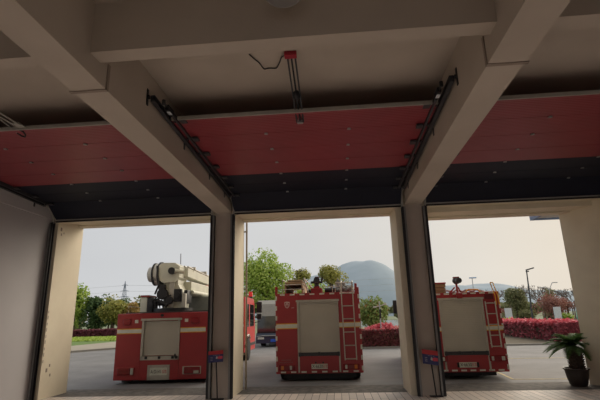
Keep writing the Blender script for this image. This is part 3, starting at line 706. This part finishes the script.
MB().lathe([(0.0,0.0),(0.16,0.0),(0.16,-0.07),(0.0,-0.07)], (-6.0, 12.8, 0.10), 16).build('jack_foot', black, t1)
# cab
m = MB().prism([(18.35, 0.35), (21.2, 0.35), (21.25, 1.2), (21.05, 2.35), (20.8, 2.58), (18.35, 2.58)], 'X', X0+0.05, X1+0.02)
cab = m.build('cab', tred2, t1)
MB().box(X1+0.012, X1+0.03, 19.7, 20.8, 1.35, 2.3, 0.008).build('side_window', glass, cab)
MB().box(X1+0.012, X1+0.03, 18.55, 19.4, 1.35, 2.3, 0.008).build('side_window', glass, cab)
MB().prism([(21.26, 1.22), (21.07, 2.3), (21.03, 2.3), (21.20, 1.22)], 'X', X0+0.2, X1-0.1).build('windscreen', glass, cab)
MB().box(X1+0.01, X1+0.05, 18.4, 21.1, 0.55, 0.66).build('step_trim', black, cab)
MB().tube([(X1+0.04, 19.2+0.56*math.cos(PI*k/12), 0.52+0.50*math.sin(PI*k/12)) for k in range(3, 9)], 0.04, 8).build('wheel_arch', framem, cab, smooth=True)
m = MB().tube([(X1+0.02, 21.1, 2.35), (X1+0.2, 21.2, 2.45), (X1+0.3, 21.2, 2.43)], 0.02, 6).box(X1+0.10, X1+0.36, 21.16, 21.28, 1.95, 2.45, 0.03).box(X1+0.12, X1+0.34, 21.16, 21.26, 1.65, 1.90, 0.03)
m.tube([(X1+0.02, 21.1, 1.5), (X1+0.25, 21.2, 1.55)], 0.02, 6)
m.build('side_mirror', black, cab)
MB().cyl((X1-0.03, 20.2, 2.58), (X1-0.03, 20.2, 2.66), 0.09, n=14).build('beacon_base', black, cab)
MB().cyl((X1-0.03, 20.2, 2.66), (X1-0.03, 20.2, 2.88), 0.10, 0.085, n=16).build('beacon', mat('beacon_red', (0.85, 0.03, 0.04), 0.3), cab, smooth=True)
MB().box(X1+0.01, X1+0.02, 18.42, 18.50, 0.9, 2.1).build('orange_stripe', amber, cab)
# deck & turret
MB().box(X0+0.1, X1-0.1, 12.9, 18.1, 1.905, 1.94).build('deck', dsteel, t1)
MB().cyl((-5.25, 14.2, 1.94), (-5.25, 14.2, 2.06), 0.62, n=36).build('slewing_ring', black, t1, smooth=True)
tu = MB().prism([(-5.50, 2.05), (-4.86, 2.05), (-4.86, 2.5), (-5.02, 2.8), (-5.05, 3.1), (-5.52, 3.0), (-5.46, 2.6)], 'Y', 13.85, 14.55)
tur = tu.build('turntable', boomc, t1)
m = MB().cyl((-5.48, 13.70, 2.50), (-5.48, 14.7, 2.50), 0.17, n=20).cyl((-5.30, 13.74, 2.15), (-5.62, 13.74, 2.3), 0.06, n=10).box(-5.9, -5.3, 13.75, 13.85, 2.14, 2.26, 0.02)
m.box(-5.12, -4.86, 13.74, 13.86, 2.25, 2.65, 0.03).cyl((-5.0, 13.70, 2.46), (-5.0, 13.85, 2.46), 0.10, n=14)
m.box(-5.62, -5.40, 13.72, 13.86, 2.62, 2.80, 0.03).cyl((-5.25, 13.70, 2.30), (-5.25, 13.86, 2.30), 0.12, n=16).box(-4.84, -4.72, 13.9, 14.4, 2.2, 2.62, 0.03)
for k in range(5): m.tube([(-5.75+0.1*k, 13.78, 2.08), (-5.78+0.1*k, 13.70, 2.28+0.03*k), (-5.60+0.1*k, 13.76, 2.46)], 0.022, 6)
m.build('winch_and_hoses', black, tur, smooth=True)
m = MB().box(-5.28, -5.12, 13.79, 13.86, 2.1, 3.0).box(-4.84, -4.72, 13.72, 13.86, 2.06, 2.5, 0.02); m.build('cover_plate', framem, tur)
# boom head
hd = MB().prism([(-5.66, 2.98), (-5.64, 3.42), (-5.50, 3.49), (-5.12, 3.48), (-4.96, 3.36), (-4.98, 3.02), (-5.1, 2.86), (-5.5, 2.86)], 'Y', 13.75, 14.7)
head = hd.build('boom_head', boomc, t1)
m = MB().lathe([(0.12, -0.42), (0.24, -0.36), (0.26, -0.24), (0.34, -0.18), (0.36, -0.05), (0.36, 0.03), (0.2, 0.05)], (-5.70, 14.1, 3.16), 26, 'X').build('drum', framem, head, smooth=True)
m = MB().lathe([(0.34, -0.02), (0.40, -0.02), (0.40, 0.04), (0.34, 0.04)], (-5.68, 14.1, 3.16), 26, 'X').lathe([(0.33, -0.03), (0.37, -0.03), (0.37, 0.02), (0.33, 0.02)], (-5.86, 14.1, 3.16), 26, 'X')
m.tube([(-5.70, 13.74, 3.40), (-5.66, 13.72, 3.1), (-5.60, 13.72, 2.8), (-5.72, 13.74, 2.5)], 0.03, 8).tube([(-5.85, 13.78, 3.35), (-5.88, 13.76, 3.1), (-5.78, 13.74, 2.9)], 0.022, 8)
m.cyl((-5.20, 13.66, 3.22), (-5.20, 13.76, 3.22), 0.11, n=16)
m.build('hose_ring', black, head, smooth=True)
MB().cyl((-5.12, 13.70, 3.22), (-4.88, 13.9, 3.2), 0.07, n=14).build('hydraulic_joint', boomc, head, smooth=True)
# boom running forwards over the deck
bo = MB()
def beam(m, a, b_, w, h):
    a = Vector(a); b_ = Vector(b_); d = b_-a
    q = Vector((0,1,0)).rotation_difference(d.normalized()).to_matrix()
    c = (a+b_)/2
    m.box(c.x-w/2, c.x+w/2, c.y-d.length/2, c.y+d.length/2, c.z-h/2, c.z+h/2, 0.02, rot=q)
beam(bo, (-5.02, 14.3, 3.22), (-4.90, 20.3, 3.02), 0.34, 0.30)
bm_ = bo.build('upper_boom', boomc, t1)
m = MB(); 
for k in range(3): m.tube([(-4.86-0.12*k, 14.3, 3.40+0.02*k), (-4.78-0.12*k, 20.2, 3.22)], 0.03, 8)
for yy in (14.9, 16.4, 17.9): m.box(-5.2, -4.78, yy, yy+0.06, 3.34, 3.46, 0.01)
m.build('hose_line', framem, bm_, smooth=True)
bo = MB(); beam(bo, (-4.98, 14.5, 2.70), (-4.85, 20.2, 2.66), 0.40, 0.46)
lb = bo.build('lower_boom', boomc, t1)
MB().box(-4.785, -4.772, 16.4, 16.9, 2.76, 2.94).build('red_lettering', mat('faded_red_lettering', (0.65, 0.18, 0.15), 0.6), lb)
m = MB().cyl((-4.70, 14.3, 2.56), (-4.62, 16.8, 2.56), 0.07, n=14).cyl((-4.62, 16.2, 2.56), (-4.58, 17.6, 2.56), 0.045, n=12)
m.build('hydraulic_ram', boomc, lb, smooth=True)
m = MB().box(-5.15, -3.72, 15.3, 17.9, 1.94, 2.47, 0.03).build('deck_locker', mat('locker_grey', (0.22, 0.23, 0.21), 0.6), t1)
m = MB().box(-6.24, -6.02, 13.9, 14.5, 1.94, 2.42, 0.02).build('control_cabinet', boomc, t1)
MB().box(-6.24, -5.95, 13.88, 14.5, 2.425, 2.49, 0.015).build('cabinet_lid', redlens, t1)
MB().box(-6.02, -5.84, 13.9, 14.4, 1.94, 2.40, 0.02).build('lamp_box', black, t1)
MB().tube([(-5.00, 13.95, 3.45), (-5.01, 13.95, 3.80)], 0.012, 6).build('antenna', dsteel, head)
MB().tube([(-6.9+0.6, 13.2, 1.94), (-6.3, 13.2, 2.12), (-6.3, 15, 2.12)], 0.01, 6).build('deck_rail', framem, t1)

def yaw(objs, piv, deg):
    R_ = Matrix.Translation(Vector(piv)) @ Matrix.Rotation(math.radians(deg), 4, 'Z') @ Matrix.Translation(-Vector(piv))
    for o in objs:
        o.matrix_basis = R_ @ o.matrix_basis
yaw([t1], (-5.0, 12.6, 0), 2.0)
yaw([t3] + [o for o in bpy.data.objects if o.name in ('equipment_crate', 'crate_lid', 'fire_hose')], (3.33, 12.4, 0), -2.6)

# ------------------------------------------------------------------ coach behind
cx0, cx1, cy = -5.05, -2.85, 27.7
co = thing('coach', 'grey coach with dark windscreen and blue plate behind the fire engines', 'bus', (-3.95, 31, 0))
MB().prism([(cy+0.1, 1.8), (cy+0.25, 2.55), (cy+0.7, 2.80), (36.5, 2.80), (36.5, 0.35), (cy+0.9, 0.35), (cy+0.9, 1.8)], 'X', cx0, cx1).build('body', coachm, co)
MB().prism([(cy-0.02, 0.80), (cy+0.1, 1.82), (cy+0.9, 1.82), (cy+0.9, 0.80)], 'X', cx0+0.05, cx1-0.05).build('windscreen', glass, co)
MB().prism([(cy-0.12, 0.22), (cy-0.10, 0.70), (cy, 0.82), (cy+0.9, 0.82), (cy+0.9, 0.22)], 'X', cx0, cx1).build('bumper', navy, co)
MB().box(cx0+0.9, cx0+1.42, cy-0.14, cy-0.12, 0.30, 0.46).build('number_plate', plateb, co)
MB().tube([(cx0+0.05, cy-0.12, 0.62), (cx0+0.4, cy-0.14, 0.66), (cx1-0.4, cy-0.14, 0.66), (cx1-0.05, cy-0.12, 0.62)], 0.03, 6).build('chrome_trim', alu, co)
for a in (cx0+0.1, cx1-0.5): MB().box(a, a+0.4, cy-0.13, cy-0.1, 0.45, 0.58, 0.02).build('headlamp', clearlens, co)
for yy in (29.2, 34.6): wheel(co, cx0+0.2, yy, 0.42, 0.3, -1); wheel(co, cx1-0.2, yy, 0.42, 0.3, 1)

# ------------------------------------------------------------------ plants
LG = {
 'fresh_green_leaves': [(0.17,0.26,0.04),(0.28,0.38,0.07),(0.38,0.46,0.12)],
 'dark_green_leaves': [(0.035,0.075,0.025),(0.06,0.11,0.035),(0.09,0.14,0.05)],
 'yellow_green_leaves': [(0.16,0.18,0.04),(0.26,0.26,0.06),(0.34,0.31,0.09)],
 'olive_leaves': [(0.11,0.13,0.06),(0.17,0.18,0.08),(0.22,0.21,0.11)],
 'orange_leaves': [(0.24,0.14,0.05),(0.32,0.20,0.07),(0.22,0.20,0.06)],
 'russet_leaves': [(0.18,0.07,0.06),(0.24,0.11,0.09),(0.28,0.15,0.12)],
 'purple_hedge_leaves': [(0.09,0.025,0.04),(0.15,0.04,0.06),(0.20,0.07,0.08)],
 'red_hedge_leaves': [(0.38,0.05,0.07),(0.52,0.11,0.14),(0.60,0.20,0.24)],
 'dark_red_hedge_leaves': [(0.10,0.03,0.035),(0.20,0.05,0.06),(0.13,0.07,0.045)],
 'rosy_hedge_leaves': [(0.16,0.04,0.05),(0.30,0.07,0.09),(0.38,0.11,0.13)],
 'round_tree_leaves': [(0.08,0.13,0.03),(0.16,0.22,0.05),(0.22,0.28,0.08),(0.12,0.18,0.04),(0.10,0.15,0.04),(0.18,0.24,0.06),(0.14,0.20,0.05),(0.30,0.12,0.06)],
 'palm_leaves': [(0.03,0.07,0.02),(0.06,0.12,0.03),(0.10,0.17,0.05)],
}
for k, v in LG.items(): leafmat(k, [tuple(min(0.85, c*1.35) for c in q_) for q_ in v])
def inball():
    while True:
        v = Vector((random.uniform(-1,1), random.uniform(-1,1), random.uniform(-1,1)))
        if v.length <= 1: return v
def crown(m, c, rx, ry, rz, n, size, blobs=9, fill=0.55):
    cs = []
    for k in range(blobs):
        v = inball()*0.62; cs.append((Vector((v.x*rx, v.y*ry, v.z*rz)), random.uniform(0.35, 0.6)))
    for i in range(n):
        o, s_ = random.choice(cs); d = inball()
        if d.length < fill: d = d.normalized()*random.uniform(fill, 1)
        p = Vector(c)+o+Vector((d.x*rx, d.y*ry, d.z*rz))*s_
        if p.z < 0.06: p.z = 0.06+random.random()*0.1
        m.leaf(p, size*random.uniform(0.7, 1.3), d.normalized()*0.7+Vector((0,0,0.3)))
def tree(name, label, cat, x, y, h, rx, rz, lm, n=1600, size=0.22, group=None, trunkr=None, cz=None, blobs=10):
    t = thing(name, label, cat, (x, y, 0), group)
    cz = cz or (h-rz)
    m = MB(); crown(m, (x, y, cz), rx, rx*0.9, rz, n, size, blobs); m.build('foliage', MATS[lm], t, fixn=False)
    m = MB(); r = trunkr or 0.03*h
    m.tube([(x, y, 0), (x+0.05*rx, y, cz*0.5), (x-0.04*rx, y, cz), (x, y, cz+rz*0.3)], r, 8, r*0.35)
    for k in range(9):
        a = random.uniform(0, 2*PI); z = cz-rz*0.7+random.random()*rz*0.9
        e_ = (x+math.cos(a)*rx*0.5, y+math.sin(a)*rx*0.5, z+rz*0.3)
        m.tube([(x, y, z-rz*0.1 if z-rz*0.1 > 0.2 else 0.2), ((x+e_[0])/2, (y+e_[1])/2, (z+e_[2])/2+0.1*rz), e_], r*0.4, 5, r*0.12)
    m.build('trunk', trunkm, t)
    return t
GT = 'trees beyond the yard'
tree('broadleaf_tree', 'big fresh green tree rising behind the coach', 'tree', -6.4, 40, 7.9, 2.9, 2.8, 'fresh_green_leaves', 7500, 0.15, GT, cz=5.1, blobs=22)
tree('broadleaf_tree', 'wispy small green tree between the big tree and the middle engine', 'tree', -3.85, 45, 7.5, 1.4, 1.1, 'yellow_green_leaves', 1300, 0.12, GT, cz=5.9)
tree('broadleaf_tree', 'loose yellow-green tree above the right roof side of the middle engine', 'tree', -0.45, 42, 6.9, 1.8, 1.4, 'yellow_green_leaves', 2200, 0.13, GT, cz=5.3)
tree('broadleaf_tree', 'low fresh green tree filling the gap left of the middle engine roof', 'tree', -2.2, 44, 5.4, 2.1, 1.6, 'fresh_green_leaves', 1300, 0.17, GT, cz=3.9)
tree('round_tree', 'round bushy green tree with red tips right of the middle engine', 'tree', 2.35, 30, 3.15, 1.35, 1.2, 'round_tree_leaves', 4200, 0.11, GT, cz=1.95, blobs=18)
tree('broadleaf_tree', 'bright green tree touching the cream left jamb', 'tree', -37.9, 62, 7.6, 2.3, 3.2, 'fresh_green_leaves', 2200, 0.26, GT, cz=4.2, blobs=14)
tree('broadleaf_tree', 'dark green tree second from the cream left jamb', 'tree', -35.2, 63, 6.3, 2.4, 3.1, 'dark_green_leaves', 2600, 0.26, GT, cz=3.2, blobs=14)
tree('broadleaf_tree', 'yellow-green round tree in the middle of the left treeline', 'tree', -32.2, 62, 6.3, 2.5, 2.7, 'yellow_green_leaves', 2800, 0.22, GT, cz=3.7, blobs=16)
tree('broadleaf_tree', 'orange-tinged tree next to the aerial engine edge', 'tree', -29.2, 62, 4.5, 2.0, 2.0, 'orange_leaves', 1800, 0.2, GT, cz=2.6, blobs=12)
tree('broadleaf_tree', 'dark green tree standing behind the yellow-green left tree', 'tree', -33.6, 67, 5.6, 2.8, 2.8, 'dark_green_leaves', 2200, 0.28, GT, cz=2.8, blobs=12)
tree('broadleaf_tree', 'olive tree hidden low behind the purple hedge end', 'tree', -30.4, 65, 3.6, 2.6, 1.8, 'olive_leaves', 1600, 0.24, GT, cz=1.9, blobs=10)
gp = 'distant dark trees on the left skyline'
for i in range(12):
    x = -76+i*5.4; y = (126, 134)[i % 2]+random.uniform(-1, 1); h = random.uniform(8.2, 10.4)
    tree('distant_tree', 'distant dark green tree in the far treeline behind the left fire engine', 'tree', x, y, h, 4.0, h*0.48, 'dark_green_leaves' if i % 3 else 'olive_leaves', 700, 0.75, gp, cz=h*0.5, blobs=9)
gq = 'distant olive trees across the lake'
for i in range(9):
    x = 8+i*9; tree('distant_tree', 'distant olive green tree on the far lake shore', 'tree', x, 190+random.uniform(-5, 5), random.uniform(6, 9), 6, 3.6, 'olive_leaves', 420, 1.1, gq, cz=3.6, blobs=9)
# right background
tree('broadleaf_tree', 'dark green tree behind the tall dark street lamp', 'tree', 24.6, 64.5, 5.4, 1.8, 2.3, 'olive_leaves', 3000, 0.17, GT, cz=3.2, blobs=14)
tree('russet_tree', 'russet bushy tree right of the dark street lamp', 'tree', 26.8, 59, 4.1, 2.1, 1.8, 'russet_leaves', 3600, 0.12, GT, cz=2.2, blobs=18)
tree('russet_tree', 'small russet tree beside the right pier and green tubing', 'tree', 30.2, 62, 3.8, 1.2, 1.1, 'russet_leaves', 900, 0.13, GT, cz=2.6, blobs=10)
tree('russet_tree', 'low russet bush behind the right fire engine edge', 'tree', 22.2, 64, 2.8, 1.6, 1.0, 'russet_leaves', 500, 0.14, GT, cz=1.5, blobs=8)
tree('broadleaf_tree', 'sparse green tree near the top right of the hedge', 'tree', 30.0, 66, 4.9, 1.2, 1.3, 'olive_leaves', 600, 0.16, GT, cz=3.5, blobs=10)
for i, (x, y, h, lm_, lab) in enumerate(((21.4, 62, 1.9, 'olive_leaves', 'low olive thicket just right of the right fire engine'), (24.0, 68, 2.2, 'russet_leaves', 'low russet thicket behind the tall dark street lamp'), (27.2, 68, 2.3, 'olive_leaves', 'low olive thicket behind the big russet tree'), (29.0, 60.5, 1.5, 'fresh_green_leaves', 'small fresh green bush left of the green tubing'), (32.0, 70, 2.4, 'olive_leaves', 'low olive thicket at the edge of the right pier'))):
    b_ = thing('low_thicket', lab, 'bush', (x, y, 0)); m = MB(); crown(m, (x, y, h*0.5), 2.0 if i != 3 else 0.9, 1.2, h*0.55, 1500, 0.15, 14); m.build('foliage', MATS[lm_], b_, fixn=False)
    MB().sphere((x, y, h*0.3), 0.5, (2.0 if i != 3 else 1.0, 1.0, h*0.5), 2, 0.3).build('woody_core', trunkm, b_)
def bare(x, y, h, label):
    t = thing('bare_tree', label, 'tree', (x, y, 0), 'leafless trees beyond the red hedge')
    m = MB()
    def grow(p, d, l, r, lev):
        q_ = p+d*l; m.tube([p, (p+q_)/2+Vector((random.uniform(-1,1),random.uniform(-1,1),0))*l*0.06, q_], r, 4, r*0.6)
        if lev == 0: return
        for k in range(3 if lev > 1 else 4):
            a = random.uniform(0, 2*PI); nd = (d+Vector((math.cos(a), math.sin(a), 0.15))*random.uniform(0.45, 0.8)).normalized()
            grow(q_, nd, l*random.uniform(0.58, 0.78), r*0.66, lev-1)
    grow(Vector((x, y, 0)), Vector((0,0,1)), h*0.33, 0.13, 5)
    m.build('branches', twig, t)
for i, (x, y, h) in enumerate(((22.5, 70, 5.2), (24.6, 74, 5.8), (26.2, 70, 5.6), (28.4, 76, 6.2), (30.8, 70, 5.6), (33.0, 75, 6.0), (34.6, 69, 5.4), (36.8, 74, 5.6), (38.6, 70, 5.2), (31.5, 80, 6.4), (27.0, 82, 6.4), (35.8, 82, 6.2))):
    bare(x, y, h, 'leafless brown tree in the row beyond the red hedge')
# hedges
def hedge(x0, x1, y0, y1, z1, lm, n, size, name, label, topm=None, ntop=0, cat='hedge'):
    t = thing(name, label, cat, ((x0+x1)/2, (y0+y1)/2, 0), 'clipped hedges round the yard')
    m = MB()
    for i in range(n):
        f = random.random(); p = Vector((random.uniform(x0, x1), random.uniform(y0, y1), random.uniform(0.05, z1)))
        if f < 0.4: p.y = y0+abs(random.gauss(0, 0.08)); nn = Vector((0,-1,0.2))
        elif f < 0.65: p.z = z1-abs(random.gauss(0, 0.06)); nn = Vector((0,0,1))
        elif f < 0.95: p.x = random.choice((x0+abs(random.gauss(0,.08)), x1-abs(random.gauss(0,.08)))); nn = Vector((0,0,0.2))
        else: nn = Vector((0,0,0.2))
        m.leaf(p, size*random.uniform(0.7, 1.3), nn*0.6)
    m.build('foliage', MATS[lm], t, fixn=False)
    if topm:
        m = MB()
        for i in range(ntop):
            p = Vector((random.uniform(x0, x1), random.uniform(y0, y1), z1)); p.z += 0.10*noise.noise(p*1.3)+random.gauss(0.0, 0.07)
            m.leaf(p, size*random.uniform(0.7, 1.3), Vector((0,0,0.8)))
        q = m.build('new_shoots', MATS[topm], t, fixn=False); q['label'] = 'bright red new shoots'
    m = MB().box(x0+0.2, x1-0.2, y0+0.2, y1-0.2, 0, z1-0.22); m.build('woody_core', trunkm, t)
hedge(0.9, 3.9, 24.7, 25.7, 0.93, 'dark_red_hedge_leaves', 3600, 0.085, 'clipped_hedge', 'dark red clipped hedge right of the middle engine', 'red_hedge_leaves', 260)
hedge(11.9, 13.1, 25.6, 46, 1.0, 'rosy_hedge_leaves', 9500, 0.13, 'clipped_hedge', 'long red-topped hedge beyond the yard in the right opening', 'red_hedge_leaves', 9000)
hedge(-34.2, -25.6, 53, 54.6, 0.92, 'purple_hedge_leaves', 3600, 0.20, 'clipped_hedge', 'low purple hedge on the grass in the left opening')
m = MB(); crown(m, (2.5, 27.2, 0.75), 1.15, 0.8, 0.62, 2400, 0.10, 14)
bs = thing('red_bush', 'mounded bright red bush behind the dark red hedge', 'bush', (2.5, 27.2, 0)); m.build('foliage', MATS['red_hedge_leaves'], bs, fixn=False)
MB().sphere((2.5, 27.2, 0.45), 0.5, (1.3, 0.8, 0.85), 2).build('woody_core', trunkm, bs)
m = MB(); crown(m, (13.9, 40, 0.7), 1.6, 1.6, 0.6, 900, 0.13, 8)
bs = thing('green_bush', 'low green bush behind the long red-topped hedge', 'bush', (13.9, 40, 0)); m.build('foliage', MATS['fresh_green_leaves'], bs, fixn=False)
MB().sphere((13.9, 40, 0.4), 0.5, (1.5, 1.5, 0.8), 2).build('woody_core', trunkm, bs)
# grass tufts on the left verge
m = MB()
for i in range(5000):
    x = random.uniform(-33, -18.5); y = random.uniform(41.5, 53)
    m.leaf((x, y, 0.10), random.uniform(0.10, 0.22), Vector((0,-0.5,0.3)))
tag(m.build('grass', MATS['fresh_green_leaves'], fixn=False), 'rough green grass before the purple hedge in the left opening', 'grass', kind='stuff')

# ------------------------------------------------------------------ potted cycad
px, py = 5.37, 11.12
pc = thing('potted_palm', 'dark potted sago palm standing at the right pier', 'potted plant', (px, py, 0))
MB().lathe([(0.15, 0.0), (0.18, 0.03), (0.22, 0.18), (0.245, 0.34), (0.275, 0.36), (0.275, 0.385), (0.25, 0.385), (0.235, 0.33), (0.0, 0.33)], (px, py, 0.0), 28).build('pot', potm, pc, smooth=True)
MB().lathe([(0.0, 0.345), (0.235, 0.345), (0.235, 0.32), (0.0, 0.32)], (px, py, 0), 20).build('soil', soil, pc)
m = MB().lathe([(0.11, 0.33), (0.14, 0.42), (0.14, 0.66), (0.11, 0.82), (0.0, 0.86)], (px+0.03, py, 0), 14)
for k in range(90):
    a = k*2.399; z = 0.38+0.40*k/90; r = 0.13
    m.cyl((px+0.03+math.cos(a)*r*0.8, py+math.sin(a)*r*0.8, z), (px+0.03+math.cos(a)*(r+0.05), py+math.sin(a)*(r+0.05), z+0.03), 0.022, 0.008, n=5)
m.build('trunk', mat('cycad_trunk', (0.06, 0.04, 0.03), 0.95), pc)
for k in range(58):
    m = MB()
    a = k*2.399+random.uniform(-.15, .15); lift = 1.05-0.95*(k/58)+random.uniform(-0.08, 0.08); L = random.uniform(0.55, 0.72)*(0.78 if lift > 0.6 else 1)
    p = Vector((px+0.03, py, 0.84)); d = Vector((math.cos(a)*math.cos(lift), math.sin(a)*math.cos(lift), math.sin(lift)))
    N = 16; pth = []
    for i in range(N+1):
        pth.append(p.copy()); d = (d+Vector((0,0,-0.062))).normalized(); p = p+d*(L/N)
    if any(q_.x > 5.60 and q_.y < 11.45 for q_ in pth): continue
    m.tube(pth, 0.008, 4, 0.003)
    for i in range(2, N+1):
        for h_ in (0, 0.5):
            c = pth[i]; dd = (pth[min(i+1, N)]-pth[i-1]).normalized(); sd = dd.cross(Vector((0,0,1))).normalized(); up = sd.cross(dd)
            ln = 0.15*math.sin(PI*min(1, (i+1+h_)/(N+2)))**0.7
            cc = c-dd*h_*(L/N)
            for s_ in (-1, 1):
                tip = cc+sd*s_*ln*0.9+dd*ln*0.5+up*ln*0.25
                v = [m.bm.verts.new(cc-dd*0.013), m.bm.verts.new(cc+dd*0.014), m.bm.verts.new(tip)]
                m.bm.faces.new(v)
    m.build('frond', MATS['palm_leaves'], pc, fixn=False)

# ------------------------------------------------------------------ street furniture
sl = thing('street_lamp', 'tall dark street lamp with a small solar head behind the long hedge', 'street lamp', (24.8, 60, 0))
MB().tube([(24.75, 60, 0), (24.85, 60, 3.5), (24.95, 60, 7.0)], 0.13, 8, 0.07).build('pole', poleg, sl, smooth=True)
MB().box(24.9, 25.9, 59.8, 60.2, 7.0, 7.16, 0.03, rot=Matrix.Rotation(-0.25, 3, 'Y')).box(24.85, 25.2, 59.85, 60.1, 6.7, 6.85, 0.03).build('lamp_head', poleg, sl)
sl = thing('street_lamp', 'pale twin-armed street lamp near the right pier', 'street lamp', (28.3, 62, 0))
MB().tube([(28.3, 62, 0), (28.3, 62, 4.6)], 0.07, 8, 0.05).tube([(27.4, 62, 4.75), (27.9, 62, 4.85), (28.3, 62, 4.4)], 0.045, 6).tube([(29.3, 62, 5.35), (28.8, 62, 5.3), (28.3, 62, 4.4)], 0.045, 6).build('pole', poles, sl, smooth=True)
MB().box(27.1, 27.6, 61.9, 62.1, 4.68, 4.78, 0.02).box(28.9, 29.5, 61.9, 62.1, 5.30, 5.40, 0.02).build('lamp_head', poles, sl)
sl = thing('street_lamp', 'pale blue-headed lamp sticking up behind the right engine corner', 'street lamp', (14.9, 50, 0))
MB().tube([(14.9, 50, 0), (14.9, 50, 5.4)], 0.06, 8, 0.04).build('pole', poles, sl, smooth=True)
MB().box(14.6, 15.35, 49.9, 50.1, 5.36, 5.48, 0.03).build('lamp_head', mat('blue_lamp_head', (0.2, 0.35, 0.6), 0.5), sl)
sl = thing('camera_post', 'small grey camera post standing in the red bush by the middle engine', 'post', (2.43, 26.3, 0))
MB().tube([(2.43, 26.3, 0), (2.43, 26.3, 2.40)], 0.035, 8).build('pole', poles, sl, smooth=True)
MB().tube([(2.08, 26.3, 2.14), (2.43, 26.3, 2.2), (2.80, 26.3, 2.30)], 0.03, 6).box(2.05, 2.2, 26.2, 26.4, 2.10, 2.2, 0.02).box(2.66, 2.83, 26.2, 26.4, 2.24, 2.34, 0.02).box(2.38, 2.48, 26.24, 26.36, 2.36, 2.46, 0.02).build('camera_arm', framem, sl)
MB().box(2.38, 2.48, 26.2, 26.26, 1.52, 2.02, 0.01).build('control_box', black, sl)
tl_skip = '''
tl = thing('signal_post', 'dark signal box on a post at the left edge of the right column pier', 'post', (3.98, 30, 0))
MB().tube([(3.98, 30.05, 0), (3.98, 30.05, 2.9)], 0.04, 8).build('pole', poles, tl, smooth=True)
MB().box(3.80, 3.92, 29.9, 30.05, 1.6, 2.35, 0.02).build('signal_head', black, tl)
MB().box(3.72, 3.96, 29.95, 30.1, 2.5, 2.9, 0.03).build('white_hood', whites, tl)
'''
for i, (x, y, z, h, lab) in enumerate(((18.25, 50, 0, 2.08, 'white upright signboard just right of the right fire engine'), (23.3, 50, 0, 2.08, 'white upright signboard between the two russet trees'))):
    sb = thing('signboard', lab, 'sign', (x, y, 0), 'white signboards beyond the hedge')
    MB().box(x-0.36, x+0.36, y, y+0.12, 0.5, h, 0.02).build('board', whites, sb)
    MB().box(x-0.40, x-0.32, y+0.02, y+0.1, 0, 0.5).box(x+0.32, x+0.40, y+0.02, y+0.1, 0, 0.5).build('post', dsteel, sb)
    MB().box(x-0.8, x-0.35, y-0.1, y-0.01, 0.3, 1.15).build('grey_backing_panel', dsteel, sb) if i == 0 else None
gf = MB().tube([(23.3, 46.4, 0), (23.45, 46.4, 1.6), (23.75, 46.4, 2.3), (24.0, 46.4, 2.5)], 0.07, 8).tube([(24.25, 46.4, 0), (24.1, 46.4, 1.6), (23.75, 46.4, 2.4)], 0.07, 8).tube([(23.95, 46.4, 2.25), (23.95, 46.4, 4.0)], 0.04, 6).tube([(23.4, 46.4, 1.1), (24.15, 46.4, 1.1)], 0.04, 6)
tag(gf.build('climbing_frame', greenp, smooth=True), 'green tubular frame at the left edge of the right pier', 'frame')
# pylon and wires
py_ = MB(); bx, by, hh = -148, 300, 0
for s1 in (-1, 1):
    for s2 in (-1, 1): py_.tube([(bx+s1*2.6, by+s2*2.6, 0), (bx+s1*0.8, by+s2*0.8, 22), (bx, by, 30)], 0.2, 4)
for z in (4, 9, 14, 18): 
    w_ = 2.6-1.8*z/22
    py_.tube([(bx-w_, by, z), (bx+w_, by, z+3)], 0.12, 4).tube([(bx+w_, by, z), (bx-w_, by, z+3)], 0.12, 4)
for z, a in ((19, 3.6), (23, 3.0), (27, 2.2)): py_.tube([(bx-a, by, z), (bx, by, z+0.6), (bx+a, by, z)], 0.18, 4)
pyl = thing('pylon', 'distant lattice power pylon above the left treeline', 'pylon', (bx, by, 0)); py_.build('lattice', mat('blue_grey_steel', (0.16, 0.21, 0.30), 0.6), pyl)
for z, sg in ((19.0, 3.4), (23, 2.8), (27, 2.0)):
    for s_ in (-1, 1):
        m = MB(); 
        for x2 in (-330, 60):
            pts = []
            for k in range(13):
                f = k/12; pts.append((bx+s_*sg*0+(x2-bx)*f, by+s_*sg*0.5+f*6, z-3.5*4*f*(1-f)*0.6))
            m.tube(pts, 0.035, 4)
        m.build('power_line', poles, pyl)

# ------------------------------------------------------------------ far hills
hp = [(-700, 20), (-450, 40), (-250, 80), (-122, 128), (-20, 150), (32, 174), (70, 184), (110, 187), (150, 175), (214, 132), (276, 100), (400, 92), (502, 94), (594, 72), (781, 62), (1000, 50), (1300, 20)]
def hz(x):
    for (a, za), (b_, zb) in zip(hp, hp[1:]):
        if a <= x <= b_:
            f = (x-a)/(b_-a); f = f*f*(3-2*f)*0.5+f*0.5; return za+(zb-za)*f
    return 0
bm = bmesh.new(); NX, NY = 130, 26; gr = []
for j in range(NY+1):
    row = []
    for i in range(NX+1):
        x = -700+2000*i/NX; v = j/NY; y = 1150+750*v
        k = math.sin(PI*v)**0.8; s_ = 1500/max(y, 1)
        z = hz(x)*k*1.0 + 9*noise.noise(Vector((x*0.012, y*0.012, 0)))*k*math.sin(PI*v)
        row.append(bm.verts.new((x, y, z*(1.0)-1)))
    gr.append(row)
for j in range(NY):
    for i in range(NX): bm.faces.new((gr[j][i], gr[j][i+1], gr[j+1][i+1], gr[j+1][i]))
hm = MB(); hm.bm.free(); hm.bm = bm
struct(hm.build('hills', mat('haze_tinted_hill', (0.33, 0.41, 0.49), 1.0, col2=(0.30, 0.38, 0.45), scale=0.02), smooth=True))  # aerial haze is put into the base colour as pale blue-grey

# ------------------------------------------------------------------ render look
vs = SC.view_settings; vs.view_transform = 'Standard'; vs.look = 'None'; vs.gamma = 1; vs.use_curve_mapping = False; vs.exposure = 0.0
